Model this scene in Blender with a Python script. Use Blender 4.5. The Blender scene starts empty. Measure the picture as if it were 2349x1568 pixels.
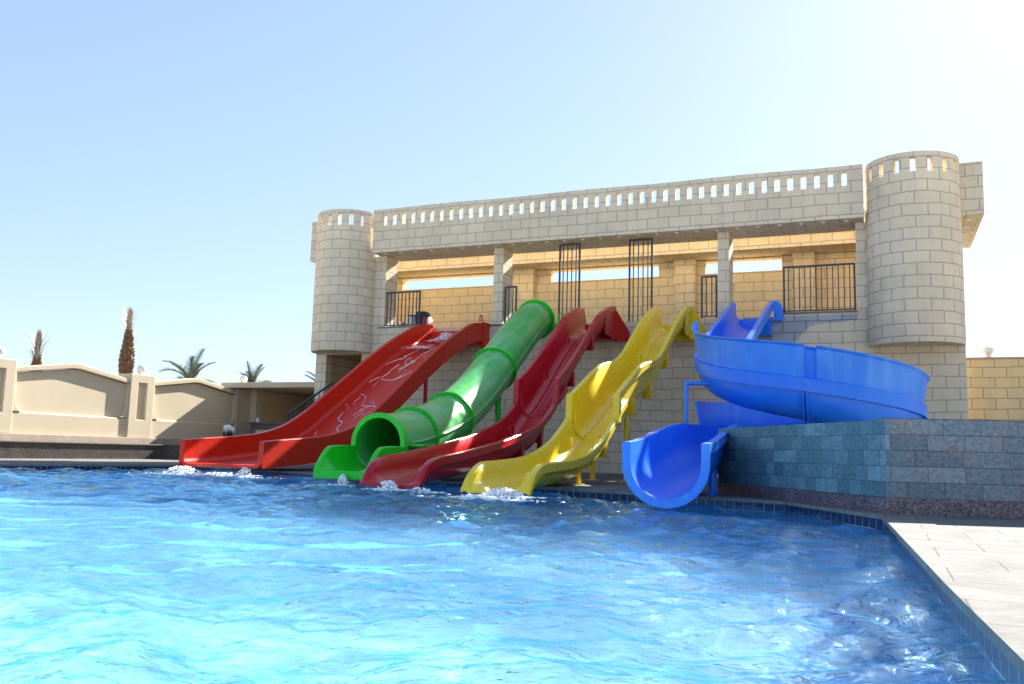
import bpy, bmesh, math, random
import numpy as np
from mathutils import Vector, Matrix, noise as mnoise
from mathutils.geometry import tessellate_polygon
random.seed(7); rnd = random.Random(11)
PI = math.pi
S = bpy.context.scene
C = bpy.context.scene.collection

# ---------------------------------------------------------------- camera, sky, sun, exposure
al, pt, ro = math.radians(22.8), math.radians(7.15), math.radians(1.5)
f0 = Vector((-math.sin(al), math.cos(al), 0)); r0 = Vector((math.cos(al), math.sin(al), 0)); zz = Vector((0, 0, 1))
fw = f0*math.cos(pt) + zz*math.sin(pt); up = -f0*math.sin(pt) + zz*math.cos(pt)
rt = r0*math.cos(ro) + up*math.sin(ro); uu = -r0*math.sin(ro) + up*math.cos(ro)
cam = bpy.data.cameras.new('camera'); co = bpy.data.objects.new('camera', cam); C.objects.link(co)
m = Matrix((( rt.x, uu.x, -fw.x), (rt.y, uu.y, -fw.y), (rt.z, uu.z, -fw.z))).to_4x4()
m.translation = (0, 0, 0.42); co.matrix_world = m
cam.sensor_width = 36; cam.lens = 36*2025/2349; cam.clip_start = 0.05; cam.clip_end = 3000
S.camera = co
SUN_EL, SUN_AZ = math.radians(30.8), math.radians(10)
W = bpy.data.worlds.new('World'); S.world = W; W.use_nodes = True
wn = W.node_tree.nodes; bg = wn['Background']
sky = wn.new('ShaderNodeTexSky'); sky.sky_type = 'NISHITA'; sky.sun_disc = False
sky.sun_elevation = SUN_EL; sky.sun_rotation = SUN_AZ; sky.air_density = 1.0; sky.dust_density = 0.3; sky.ozone_density = 1.4
gm = wn.new('ShaderNodeGamma'); gm.inputs[1].default_value = 0.5; W.node_tree.links.new(sky.outputs[0], gm.inputs[0])   # gamma evens out the sky, lifting its dim side for more fill
tn = wn.new('ShaderNodeMix'); tn.data_type = 'RGBA'; tn.blend_type = 'MULTIPLY'; tn.inputs[0].default_value = 1; tn.clamp_result = False
SKY_G = 3.16/4.44*1.09; tn.inputs[7].default_value = (1.05*SKY_G, 1.18*SKY_G, 1.42*SKY_G, 1); W.node_tree.links.new(gm.outputs[0], tn.inputs[6])
W.node_tree.links.new(tn.outputs[2], bg.inputs[0]); bg.inputs[1].default_value = 0.1
sl = bpy.data.lights.new('sun', 'SUN'); sl.energy = 4.6; sl.angle = math.radians(0.53); sl.color = (1, 0.95, 0.87)
so = bpy.data.objects.new('sun', sl); C.objects.link(so)
sd = Vector((math.sin(SUN_AZ)*math.cos(SUN_EL), math.cos(SUN_AZ)*math.cos(SUN_EL), math.sin(SUN_EL)))
so.rotation_euler = sd.to_track_quat('Z', 'Y').to_euler(); so.location = (5, 30, 20)
S.view_settings.view_transform = 'Standard'; S.view_settings.look = 'None'
S.view_settings.gamma = 1; S.view_settings.exposure = 2.15
S.render.engine = 'CYCLES'
S.cycles.max_bounces = 8; S.cycles.diffuse_bounces = 4; S.cycles.glossy_bounces = 4
S.cycles.transmission_bounces = 6; S.cycles.transparent_max_bounces = 12
S.cycles.caustics_reflective = False; S.cycles.caustics_refractive = True
S.cycles.use_denoising = True; S.cycles.sample_clamp_indirect = 6

# ---------------------------------------------------------------- materials
class NT:
    def __init__(s, name):
        s.m = bpy.data.materials.new(name); s.m.use_nodes = True
        s.t = s.m.node_tree; s.n = s.t.nodes; s.p = s.n['Principled BSDF']
    def new(s, typ, **k):
        n = s.n.new(typ)
        for a, b in k.items():
            if a.startswith('i_'):
                key = a[2:]; key = int(key) if key.isdigit() else key.replace('_', ' ')
                n.inputs[key].default_value = b
            else: setattr(n, a, b)
        return n
    def link(s, a, b): s.t.links.new(a, b)
    def noise(s, scale, detail=4, rough=0.55, vec=None, dist=0.0):
        n = s.new('ShaderNodeTexNoise'); n.inputs['Scale'].default_value = scale
        n.inputs['Detail'].default_value = detail; n.inputs['Roughness'].default_value = rough
        n.inputs['Distortion'].default_value = dist
        if vec is not None: s.link(vec, n.inputs['Vector'])
        return n
    def ramp(s, fac, stops):
        r = s.new('ShaderNodeValToRGB'); e = r.color_ramp.elements
        while len(e) < len(stops): e.new(0.5)
        for x, (p, c) in zip(e, stops): x.position = p; x.color = (*c, 1) if len(c) == 3 else c
        s.link(fac, r.inputs[0]); return r
    def mix(s, fac, a, b, mode='MIX'):
        n = s.new('ShaderNodeMix', data_type='RGBA', blend_type=mode); n.clamp_result = False
        for inp, v in ((n.inputs[0], fac), (n.inputs[6], a), (n.inputs[7], b)):
            if isinstance(v, (int, float)): inp.default_value = v
            elif isinstance(v, tuple): inp.default_value = (*v, 1)
            else: s.link(v, inp)
        return n.outputs[2]
    def bump(s, h, strength, dist=0.01, normal=None):
        b = s.new('ShaderNodeBump'); b.inputs['Strength'].default_value = strength; b.inputs['Distance'].default_value = dist
        s.link(h, b.inputs['Height'])
        if normal is not None: s.link(normal, b.inputs['Normal'])
        return b.outputs[0]

def grey(v): return (v, v, v)
def coords(t, kind='Object'):
    return t.new('ShaderNodeTexCoord').outputs[kind]

def mat_blocks(name, c1, c2, mort, bw=0.49, rh=0.245, ms=0.0135, wob=0.028, bumpk=0.35):
    t = NT(name); uv = coords(t, 'UV')
    wn_ = t.noise(1.7, 3, 0.5, uv)
    sub = t.new('ShaderNodeVectorMath', operation='SUBTRACT'); t.link(wn_.outputs['Color'], sub.inputs[0]); sub.inputs[1].default_value = (0.5, 0.5, 0.5)
    sc = t.new('ShaderNodeVectorMath', operation='SCALE'); t.link(sub.outputs[0], sc.inputs[0]); sc.inputs['Scale'].default_value = wob*2
    ad = t.new('ShaderNodeVectorMath', operation='ADD'); t.link(uv, ad.inputs[0]); t.link(sc.outputs[0], ad.inputs[1])
    br = t.new('ShaderNodeTexBrick'); t.link(ad.outputs[0], br.inputs['Vector'])
    br.inputs['Scale'].default_value = 1; br.inputs['Brick Width'].default_value = bw; br.inputs['Row Height'].default_value = rh
    br.inputs['Mortar Size'].default_value = ms; br.inputs['Mortar Smooth'].default_value = 0.35; br.inputs['Bias'].default_value = 0
    br.inputs['Color1'].default_value = (*c1, 1); br.inputs['Color2'].default_value = (*c2, 1); br.inputs['Mortar'].default_value = (*mort, 1)
    g = t.noise(60, 5, 0.7, uv); big = t.noise(0.9, 4, 0.6, uv)
    gr = t.ramp(g.outputs[0], [(0.3, grey(0.84)), (0.7, grey(1.08))]); br2 = t.ramp(big.outputs[0], [(0.3, grey(0.87)), (0.72, grey(1.06))])
    c = t.mix(1.0, br.outputs[0], gr.outputs[0], 'MULTIPLY'); c = t.mix(1.0, c, br2.outputs[0], 'MULTIPLY')
    vs = t.noise(3.0, 5, 0.6, None); mp = t.new('ShaderNodeMapping'); mp.inputs['Scale'].default_value = (2.2, 0.25, 1); t.link(uv, mp.inputs[0]); t.link(mp.outputs[0], vs.inputs['Vector'])
    vr = t.ramp(vs.outputs[0], [(0.3, (0.86, 0.85, 0.84)), (0.55, grey(1.0))]); c = t.mix(0.6, c, vr.outputs[0], 'MULTIPLY')
    t.link(c, t.p.inputs['Base Color']); t.p.inputs['Roughness'].default_value = 0.93; t.p.inputs['Specular IOR Level'].default_value = 0.2
    inv = t.new('ShaderNodeMath', operation='SUBTRACT'); inv.inputs[0].default_value = 1; t.link(br.outputs['Fac'], inv.inputs[1])
    n1 = t.bump(inv.outputs[0], bumpk, 0.008); n2 = t.bump(g.outputs[0], 0.5, 0.006, n1); t.link(n2, t.p.inputs['Normal'])
    return t.m

def mat_plain(name, c, rough=0.8, var=0.1, nscale=6, bumpk=0.15, bscale=80, spec=0.3, kind='Object', metal=0):
    t = NT(name); v = coords(t, kind)
    n = t.noise(nscale, 5, 0.6, v); r = t.ramp(n.outputs[0], [(0.3, tuple(x*(1-var) for x in c)), (0.7, tuple(min(1, x*(1+var)) for x in c))])
    f = t.noise(bscale, 4, 0.6, v)
    fr = t.ramp(f.outputs[0], [(0.3, grey(1-var*0.5)), (0.7, grey(1+var*0.3))])
    t.link(t.mix(1.0, r.outputs[0], fr.outputs[0], 'MULTIPLY'), t.p.inputs['Base Color'])
    t.p.inputs['Roughness'].default_value = rough; t.p.inputs['Specular IOR Level'].default_value = spec; t.p.inputs['Metallic'].default_value = metal
    if bumpk: t.link(t.bump(f.outputs[0], bumpk, 0.01), t.p.inputs['Normal'])
    return t.m

def mat_gel(name, c, faded, fade=0.35, rough=0.28, wave=0.0):
    """gel coat fibreglass with worn, chalky patches"""
    t = NT(name); v = coords(t)
    n = t.noise(1.6, 6, 0.65, v); n2 = t.noise(14, 5, 0.7, v)
    mp = t.new('ShaderNodeMapping'); mp.inputs['Scale'].default_value = (7, 0.5, 0.7); t.link(v, mp.inputs[0]); n3 = t.noise(1.3, 2, 0.5, mp.outputs[0])
    r = t.ramp(n.outputs[0], [(0.38, grey(0.0)), (0.7, grey(fade))]); r3 = t.ramp(n3.outputs[0], [(0.5, grey(0)), (0.75, grey(fade))])
    c1 = t.mix(r.outputs[0], c, faded); c1 = t.mix(r3.outputs[0], c1, faded)
    d = t.ramp(n2.outputs[0], [(0.25, grey(0.93)), (0.6, grey(1.0))]); c1 = t.mix(1.0, c1, d.outputs[0], 'MULTIPLY')
    t.link(c1, t.p.inputs['Base Color'])
    rr = t.new('ShaderNodeMapRange'); t.link(n2.outputs[0], rr.inputs[0]); rr.inputs[3].default_value = rough*0.9; rr.inputs[4].default_value = rough*1.35
    t.link(rr.outputs[0], t.p.inputs['Roughness']); t.p.inputs['Coat Weight'].default_value = 0.06; t.p.inputs['Coat Roughness'].default_value = 0.12; t.p.inputs['Specular IOR Level'].default_value = 0.4
    b1 = t.noise(5, 3, 0.5, v); nn = t.bump(b1.outputs[0], 0.25, 0.02)
    b2 = t.noise(150, 2, 0.5, v); nn = t.bump(b2.outputs[0], 0.05, 0.002, nn)
    t.link(nn, t.p.inputs['Normal']); return t.m

def mat_tiles(name, c1, c2, mort, w=0.115, h=0.115, ms=0.0025, rough=0.12):
    t = NT(name); uv = coords(t, 'UV')
    br = t.new('ShaderNodeTexBrick'); br.offset = 0; t.link(uv, br.inputs['Vector'])
    br.inputs['Scale'].default_value = 1; br.inputs['Brick Width'].default_value = w; br.inputs['Row Height'].default_value = h
    br.inputs['Mortar Size'].default_value = ms; br.inputs['Mortar Smooth'].default_value = 0.1
    br.inputs['Color1'].default_value = (*c1, 1); br.inputs['Color2'].default_value = (*c2, 1); br.inputs['Mortar'].default_value = (*mort, 1)
    n = t.noise(7, 4, 0.6, uv); r = t.ramp(n.outputs[0], [(0.3, grey(0.75)), (0.7, grey(1.1))])
    t.link(t.mix(1.0, br.outputs[0], r.outputs[0], 'MULTIPLY'), t.p.inputs['Base Color']); t.p.inputs['Roughness'].default_value = rough
    return t.m

def mat_stone(name, c1, c2, c3, bw, rh):
    t = NT(name); uv = coords(t, 'UV')
    br = t.new('ShaderNodeTexBrick'); br.offset = 0.43; br.squash = 1.25; br.squash_frequency = 3; t.link(uv, br.inputs['Vector'])
    br.inputs['Scale'].default_value = 1; br.inputs['Brick Width'].default_value = bw; br.inputs['Row Height'].default_value = rh
    br.inputs['Mortar Size'].default_value = 0.0035; br.inputs['Mortar Smooth'].default_value = 0.4; br.inputs['Bias'].default_value = -0.1
    br.inputs['Color1'].default_value = (0, 0, 0, 1); br.inputs['Color2'].default_value = (1, 1, 1, 1); br.inputs['Mortar'].default_value = (0.1, 0.1, 0.1, 1)
    pal = t.ramp(br.outputs['Color'], [(0.0, tuple(x*0.78 for x in c1)), (0.35, c1), (0.7, c2), (0.88, tuple(x*1.22 for x in c2)), (1.0, tuple(0.5*(a+b) for a, b in zip(c2, c3)))])
    pm = t.mix(br.outputs['Fac'], pal.outputs[0], tuple(x*0.45 for x in c1))
    n = t.noise(4.5, 6, 0.7, uv, 0.6); n2 = t.noise(28, 6, 0.75, uv, 0.4)
    pr = t.ramp(n.outputs[0], [(0.53, grey(0)), (0.66, grey(0.7))]); c = t.mix(pr.outputs[0], pm, c3)
    d = t.ramp(n2.outputs[0], [(0.3, grey(0.5)), (0.7, grey(1.35))]); c = t.mix(1.0, c, d.outputs[0], 'MULTIPLY')
    t.link(c, t.p.inputs['Base Color']); t.p.inputs['Roughness'].default_value = 0.6
    inv = t.new('ShaderNodeMath', operation='SUBTRACT'); inv.inputs[0].default_value = 1; t.link(br.outputs['Fac'], inv.inputs[1])
    nn = t.bump(inv.outputs[0], 0.7, 0.008); nn = t.bump(n2.outputs[0], 0.8, 0.012, nn); t.link(nn, t.p.inputs['Normal'])
    return t.m

def mat_granite(name, c1, c2, c3, rough=0.35, sc=70):
    t = NT(name); v = coords(t)
    vo = t.new('ShaderNodeTexVoronoi'); vo.inputs['Scale'].default_value = sc; t.link(v, vo.inputs['Vector'])
    sp = t.new('ShaderNodeSeparateColor'); t.link(vo.outputs['Color'], sp.inputs[0])
    r = t.ramp(sp.outputs[0], [(0.25, c1), (0.5, c2), (0.8, c3)]); n = t.noise(5, 4, 0.6, v); nr = t.ramp(n.outputs[0], [(0.3, grey(0.7)), (0.7, grey(1.15))])
    t.link(t.mix(1.0, r.outputs[0], nr.outputs[0], 'MULTIPLY'), t.p.inputs['Base Color']); t.p.inputs['Roughness'].default_value = rough
    return t.m

def mat_paving(name, c, joint, w=0.45, h=0.45, rough=0.75):
    t = NT(name); v = coords(t)
    br = t.new('ShaderNodeTexBrick'); br.offset = 0.5; t.link(v, br.inputs['Vector']); br.inputs['Scale'].default_value = 1
    br.inputs['Brick Width'].default_value = w; br.inputs['Row Height'].default_value = h; br.inputs['Mortar Size'].default_value = 0.004
    br.inputs['Color1'].default_value = (*c, 1); br.inputs['Color2'].default_value = tuple(x*0.88 for x in c)+(1,); br.inputs['Mortar'].default_value = (*joint, 1)
    n = t.noise(3.5, 7, 0.7, v, 0.5); r = t.ramp(n.outputs[0], [(0.32, grey(0.72)), (0.6, grey(1.05))])
    n2 = t.noise(50, 5, 0.7, v); r2 = t.ramp(n2.outputs[0], [(0.3, grey(0.85)), (0.7, grey(1.08))])
    cc = t.mix(1.0, br.outputs[0], r.outputs[0], 'MULTIPLY'); cc = t.mix(1.0, cc, r2.outputs[0], 'MULTIPLY')
    t.link(cc, t.p.inputs['Base Color']); t.p.inputs['Roughness'].default_value = 0.95; t.p.inputs['Specular IOR Level'].default_value = 0.08
    t.link(t.bump(n2.outputs[0], 0.3, 0.004), t.p.inputs['Normal']); return t.m

M = {}
M['block'] = mat_blocks('sand_block_paint', (0.78, 0.685, 0.50), (0.74, 0.65, 0.475), (0.50, 0.39, 0.35))
M['blocky'] = mat_blocks('golden_block_bounce', (0.84, 0.67, 0.40), (0.80, 0.635, 0.37), (0.52, 0.37, 0.25))  # gallery bounce light put into a yellower sand block; right wall's own yellow
M['render'] = mat_plain('cream_render', (0.60, 0.505, 0.36), 0.9, 0.05, 1.2, 0.12, 120, 0.2)
M['render_low'] = mat_plain('stone_plinth', (0.46, 0.36, 0.28), 0.7, 0.14, 3, 0.1, 60)
M['greyblock'] = mat_blocks('bare_cement_block', (0.46, 0.49, 0.53), (0.38, 0.41, 0.45), (0.24, 0.24, 0.25), wob=0.015, bumpk=0.8)
M['rail'] = mat_plain('painted_steel', (0.035, 0.045, 0.06), 0.45, 0.3, 20, 0.2, 90, 0.5)
M['orange'] = mat_gel('orange_red_gelcoat', (0.70, 0.020, 0.003), (0.55, 0.05, 0.03), 0.2, 0.3)
M['crimson'] = mat_gel('crimson_gelcoat', (0.52, 0.003, 0.012), (0.46, 0.03, 0.06), 0.25, 0.22)
M['yellow'] = mat_gel('yellow_gelcoat', (0.92, 0.64, 0.008), (0.86, 0.68, 0.12), 0.2, 0.24)
M['green'] = mat_gel('faded_green_gelcoat', (0.035, 0.48, 0.06), (0.28, 0.60, 0.32), 0.6, 0.28)
M['greenb'] = mat_gel('bright_green_gelcoat', (0.012, 0.62, 0.015), (0.05, 0.60, 0.05), 0.2, 0.28)
M['blue'] = mat_gel('blue_gelcoat', (0.008, 0.19, 0.92), (0.05, 0.30, 0.93), 0.35, 0.3)
M['bluef'] = mat_gel('chalky_blue_gelcoat', (0.025, 0.24, 0.90), (0.14, 0.40, 0.92), 0.5, 0.42)
M['slate'] = mat_stone('grey_slate', (0.235, 0.29, 0.33), (0.29, 0.33, 0.35), (0.40, 0.28, 0.23), 0.3, 0.131)
M['slateg'] = mat_stone('slate_teal_bounce', (0.11, 0.25, 0.29), (0.155, 0.29, 0.325), (0.09, 0.17, 0.18), 0.19, 0.131)  # slate in narrower stones; blue bounce from pool and slide put into the colour
M['granite'] = mat_granite('red_granite', (0.06, 0.055, 0.07), (0.20, 0.12, 0.13), (0.27, 0.21, 0.23), 0.35, 95)
M['granited'] = mat_granite('dark_granite', (0.035, 0.03, 0.03), (0.08, 0.065, 0.06), (0.14, 0.12, 0.11), 0.3, 90)
M['deck'] = mat_paving('pale_paving', (0.205, 0.20, 0.188), (0.09, 0.085, 0.08))
M['coping'] = mat_plain('worn_coping', (0.20, 0.205, 0.195), 0.9, 0.22, 6, 0.3, 70, 0.1)
M['sand'] = mat_plain('sand', (0.62, 0.53, 0.40), 0.95, 0.15, 0.3, 0.3, 20)
M['navy'] = mat_tiles('navy_tiles', (0.006, 0.022, 0.07), (0.010, 0.035, 0.095), (0.42, 0.48, 0.52), 0.115, 0.125, 0.003, 0.35)
M['teal'] = mat_tiles('teal_tiles', (0.02, 0.20, 0.42), (0.03, 0.25, 0.48), (0.3, 0.5, 0.6))
M['floor'] = mat_tiles('pool_mosaic', (0.25, 0.47, 0.70), (0.22, 0.44, 0.69), (0.34, 0.55, 0.74), 0.1, 0.1, 0.002, 0.3)
M['white'] = mat_plain('white_plastic', (0.8, 0.8, 0.79), 0.3, 0.04, 5, 0, 50, 0.5)
M['dark'] = mat_plain('dark_plastic', (0.02, 0.03, 0.05), 0.5, 0.2, 8, 0.1, 60)
M['wood'] = mat_plain('brown_panel', (0.33, 0.22, 0.17), 0.6, 0.15, 4, 0.1, 60)

def mat_foam():
    t = NT('water_foam'); v = coords(t)
    n = t.noise(35, 4, 0.7, v)
    t.p.inputs['Base Color'].default_value = (0.95, 0.95, 0.96, 1); t.p.inputs['Roughness'].default_value = 0.45
    t.p.inputs['Subsurface Weight'].default_value = 0.6; t.p.inputs['Subsurface Radius'].default_value = (0.03, 0.03, 0.03); t.link(t.bump(n.outputs[0], 0.4, 0.01), t.p.inputs['Normal'])
    return t.m
M['foam'] = mat_foam()

def mat_water():
    t = NT('pool_water'); v = coords(t)
    t.n.remove(t.p)
    a = t.noise(9, 3, 0.6, v, 0.8); b = t.noise(32, 2, 0.5, v, 0.6)
    nn = t.bump(a.outputs[0], 0.55, 0.04); nn = t.bump(b.outputs[0], 0.45, 0.011, nn)
    fr = t.new('ShaderNodeFresnel'); fr.inputs[0].default_value = 1.135; t.link(nn, fr.inputs['Normal'])
    gl = t.new('ShaderNodeBsdfGlossy'); gl.inputs['Roughness'].default_value = 0.02; gl.inputs['Color'].default_value = (0.58, 0.92, 1, 1); t.link(nn, gl.inputs['Normal'])
    rf = t.new('ShaderNodeBsdfRefraction'); rf.inputs['IOR'].default_value = 1.33; rf.inputs['Roughness'].default_value = 0.0; t.link(nn, rf.inputs['Normal'])
    lw = t.new('ShaderNodeLayerWeight'); lw.inputs[0].default_value = 0.5
    ab = t.ramp(lw.outputs['Facing'], [(0.78, (0.93, 0.98, 1)), (0.94, (0.55, 0.90, 1.0)), (0.992, (0.10, 0.50, 1.0))]); t.link(ab.outputs[0], rf.inputs['Color'])
    tr = t.new('ShaderNodeBsdfTransparent'); tr.inputs['Color'].default_value = (0.88, 0.98, 1, 1)
    # caustic lines drawn into the transparency colour, not focused by the waves
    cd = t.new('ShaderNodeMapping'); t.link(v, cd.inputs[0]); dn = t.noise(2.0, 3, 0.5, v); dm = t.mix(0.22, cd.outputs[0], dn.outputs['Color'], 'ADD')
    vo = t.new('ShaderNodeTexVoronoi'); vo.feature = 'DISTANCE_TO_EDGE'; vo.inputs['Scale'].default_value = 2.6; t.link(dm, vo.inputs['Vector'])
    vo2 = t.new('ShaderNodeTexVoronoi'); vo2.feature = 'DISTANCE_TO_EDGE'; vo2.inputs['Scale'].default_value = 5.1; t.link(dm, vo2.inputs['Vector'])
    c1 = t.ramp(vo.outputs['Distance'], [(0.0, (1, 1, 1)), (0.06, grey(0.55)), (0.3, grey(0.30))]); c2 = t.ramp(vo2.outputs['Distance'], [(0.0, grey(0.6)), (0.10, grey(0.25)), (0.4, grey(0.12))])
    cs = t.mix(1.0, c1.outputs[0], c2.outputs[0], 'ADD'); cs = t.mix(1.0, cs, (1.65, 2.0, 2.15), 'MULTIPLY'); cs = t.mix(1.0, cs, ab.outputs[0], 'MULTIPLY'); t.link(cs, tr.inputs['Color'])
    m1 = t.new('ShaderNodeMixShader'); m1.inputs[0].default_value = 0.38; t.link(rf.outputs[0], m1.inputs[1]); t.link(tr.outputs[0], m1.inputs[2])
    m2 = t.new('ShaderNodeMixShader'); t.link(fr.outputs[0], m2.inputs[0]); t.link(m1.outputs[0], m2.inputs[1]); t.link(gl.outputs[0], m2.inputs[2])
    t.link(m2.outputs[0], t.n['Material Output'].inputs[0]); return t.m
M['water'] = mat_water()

# ---------------------------------------------------------------- mesh helpers
class MB:
    def __init__(s): s.v = []; s.f = []; s.uv = []; s.hasuv = False
    def face(s, pts, uv=None):
        b = len(s.v); s.v += [tuple(p) for p in pts]; s.f.append(tuple(range(b, b+len(pts)))); s.uv.append(uv)
        if uv: s.hasuv = True
        return s
    def grid(s, rows, closed_u=False, closed_v=False, uvrows=None):
        nu, nv = len(rows[0]), len(rows); b = len(s.v)
        for r in rows: s.v += [tuple(p) for p in r]
        for j in range(nv if closed_v else nv-1):
            for i in range(nu if closed_u else nu-1):
                i2, j2 = (i+1) % nu, (j+1) % nv
                s.f.append((b+j*nu+i, b+j*nu+i2, b+j2*nu+i2, b+j2*nu+i))
                if uvrows: s.uv.append([uvrows[j][i], uvrows[j][i2], uvrows[j2][i2], uvrows[j2][i]]); s.hasuv = True
                else: s.uv.append(None)
        return s
    def box(s, x0, x1, y0, y1, z0, z1):
        p = [(x0,y0,z0),(x1,y0,z0),(x1,y1,z0),(x0,y1,z0),(x0,y0,z1),(x1,y0,z1),(x1,y1,z1),(x0,y1,z1)]
        b = len(s.v); s.v += p
        for f in ((0,1,5,4),(1,2,6,5),(2,3,7,6),(3,0,4,7),(4,5,6,7),(3,2,1,0)): s.f.append(tuple(b+i for i in f)); s.uv.append(None)
        return s
    def prism(s, poly, axis, a, b2):
        """poly: 2-D ring; extruded along axis 'x','y','z' from a to b2"""
        def P(p, w): return {'x': (w, p[0], p[1]), 'y': (p[0], w, p[1]), 'z': (p[0], p[1], w)}[axis]
        n = len(poly); A = [P(p, a) for p in poly]; B = [P(p, b2) for p in poly]
        for i in range(n): s.face([A[i], A[(i+1) % n], B[(i+1) % n], B[i]])
        s.face(A[::-1]); s.face(B); return s
    def tube(s, pts, r, n=10, cap=True):
        pts = [Vector(p) for p in pts]; rs = r if isinstance(r, (list, tuple)) else [r]*len(pts); rows = []
        prev = None
        for i, p in enumerate(pts):
            d = (pts[min(i+1, len(pts)-1)]-pts[max(i-1, 0)]).normalized()
            ref = Vector((0, 0, 1)) if abs(d.z) < 0.9 else Vector((1, 0, 0))
            if prev is None: a = d.cross(ref).normalized()
            else: a = (prev - d*prev.dot(d)).normalized()
            prev = a; b = d.cross(a)
            rows.append([p + (a*math.cos(t)+b*math.sin(t))*rs[i] for t in [2*PI*k/n for k in range(n)]])
        s.grid(rows, closed_u=True)
        if cap: s.face([tuple(p) for p in rows[0]][::-1]); s.face([tuple(p) for p in rows[-1]])
        return s
    def bar(s, p0, p1, w, h=None):
        return s.tube([p0, p1], w*0.7071, 4)
    def lathe(s, prof, n=20, c=(0, 0, 0)):
        rows = [[(c[0]+r*math.cos(2*PI*k/n), c[1]+r*math.sin(2*PI*k/n), c[2]+z) for k in range(n)] for r, z in prof]
        return s.grid(rows, closed_u=True)
    def build(s, name, mat, parent=None, smooth=0, bevel=0, weld=True, loc=None):
        me = bpy.data.meshes.new(name); me.from_pydata(s.v, [], s.f)
        me.uv_layers.new(name='UVMap')
        uvl = me.uv_layers[0].data; k = 0
        for pi, poly in enumerate(me.polygons):
            u = s.uv[pi] if pi < len(s.uv) else None
            n = poly.normal; ax = max(range(3), key=lambda a: abs(n[a]))
            for li, l in enumerate(poly.loop_indices):
                if u: uvl[l].uv = u[li]
                else:
                    c = me.vertices[me.loops[l].vertex_index].co
                    uvl[l].uv = (c.y, c.z) if ax == 0 else (c.x, c.z) if ax == 1 else (c.x, c.y)
        bm = bmesh.new(); bm.from_mesh(me)
        if weld: bmesh.ops.remove_doubles(bm, verts=bm.verts, dist=1e-5)
        bmesh.ops.recalc_face_normals(bm, faces=bm.faces)
        if smooth:
            a = math.radians(smooth)
            for f in bm.faces: f.smooth = True
            for e in bm.edges:
                if len(e.link_faces) == 2 and e.calc_face_angle(0) > a: e.smooth = False
        bm.to_mesh(me); bm.free()
        me.materials.append(mat); o = bpy.data.objects.new(name, me); C.objects.link(o)
        if parent is not None: o.parent = parent
        if loc: o.location = loc
        if bevel:
            b = o.modifiers.new('bevel', 'BEVEL'); b.width = bevel; b.segments = 2; b.limit_method = 'ANGLE'; b.angle_limit = math.radians(40)
        return o

def slab(mb, us, ws, solid, mp, uvf=None):
    """wall with openings: cells of a us x ws grid, thickness given by mp(u, w, t) with t 0 (front) or 1 (back)"""
    nu, nw = len(us)-1, len(ws)-1
    S_ = [[solid(0.5*(us[i]+us[i+1]), 0.5*(ws[j]+ws[j+1])) for j in range(nw)] for i in range(nu)]
    def put(c):
        mb.face([mp(*p) for p in c], [uvf(*p) for p in c] if uvf else None)
    for i in range(nu):
        for j in range(nw):
            if not S_[i][j]: continue
            a, b, c, d = us[i], us[i+1], ws[j], ws[j+1]
            put([(a,c,0),(b,c,0),(b,d,0),(a,d,0)]); put([(b,c,1),(a,c,1),(a,d,1),(b,d,1)])
            if i == 0 or not S_[i-1][j]: put([(a,c,1),(a,c,0),(a,d,0),(a,d,1)])
            if i == nu-1 or not S_[i+1][j]: put([(b,c,0),(b,c,1),(b,d,1),(b,d,0)])
            if j == 0 or not S_[i][j-1]: put([(a,c,1),(b,c,1),(b,c,0),(a,c,0)])
            if j == nw-1 or not S_[i][j+1]: put([(a,d,0),(b,d,0),(b,d,1),(a,d,1)])
    return mb

def thing(name, label, cat, loc=(0, 0, 0), group=None):
    o = bpy.data.objects.new(name, None); o.empty_display_size = 0.2; C.objects.link(o); o.location = loc
    return tag(o, label, cat, group)
def tag(o, label=None, cat=None, group=None, kind=None):
    if label: o['label'] = label
    if cat: o['category'] = cat
    if group: o['group'] = group
    if kind: o['kind'] = kind
    return o
def reloc(root):
    """children meshes are modelled in world coordinates: move the mesh data so that the empty can sit at its base"""
    for ch in root.children:
        if ch.type == 'MESH' and not ch.get('done'):
            ch.location = (-root.location.x, -root.location.y, -root.location.z)

# ================================================================ SETTING
POOL = [(-13.12, 14.25), (-10.36, 12.97), (-5.86, 11.29), (-2.41, 10.02), (-0.93, 9.45), (0.0, 7.71), (0.22, 3.43), (0.29, 2.3), (0.42, -0.5), (0.5, -3.0), (-17.2, -3.0), (-13.97, 10.73)]
ZW = -0.105
def ring_offset(poly, d):
    n = len(poly); out = []
    for i in range(n):
        p0, p1, p2 = Vector(poly[i-1]), Vector(poly[i]), Vector(poly[(i+1) % n])
        a = (p1-p0).normalized(); b = (p2-p1).normalized(); na = Vector((-a.y, a.x)); nb = Vector((-b.y, b.x)); nn = (na+nb).normalized()
        out.append(tuple(p1 + nn*(d/max(0.3, nn.dot(na)))))
    return out
OUT = ring_offset(POOL, 0.28); INN = ring_offset(POOL, -0.025)
def sheet(name, outer, hole, z, mat, thick=0.0):
    mb = MB(); rings = [[Vector((*p, z)) for p in outer], [Vector((*p, z)) for p in hole]]
    flat = [p for r in rings for p in r]
    for t3 in tessellate_polygon(rings):
        tri = [flat[i] for i in t3]
        n = (tri[1]-tri[0]).cross(tri[2]-tri[0])
        mb.face(tri if n.z > 0 else tri[::-1])
    return mb.build(name, mat)
tag(sheet('ground', [(-900, -700), (900, -700), (900, 1500), (-900, 1500)], ring_offset(POOL, 1.5), -0.03, M['sand']), kind='structure')
tag(sheet('pool_deck', [(-24, -8), (12, -8), (12, 30), (-24, 30)], OUT, 0.0, M['deck']), kind='structure')
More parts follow.
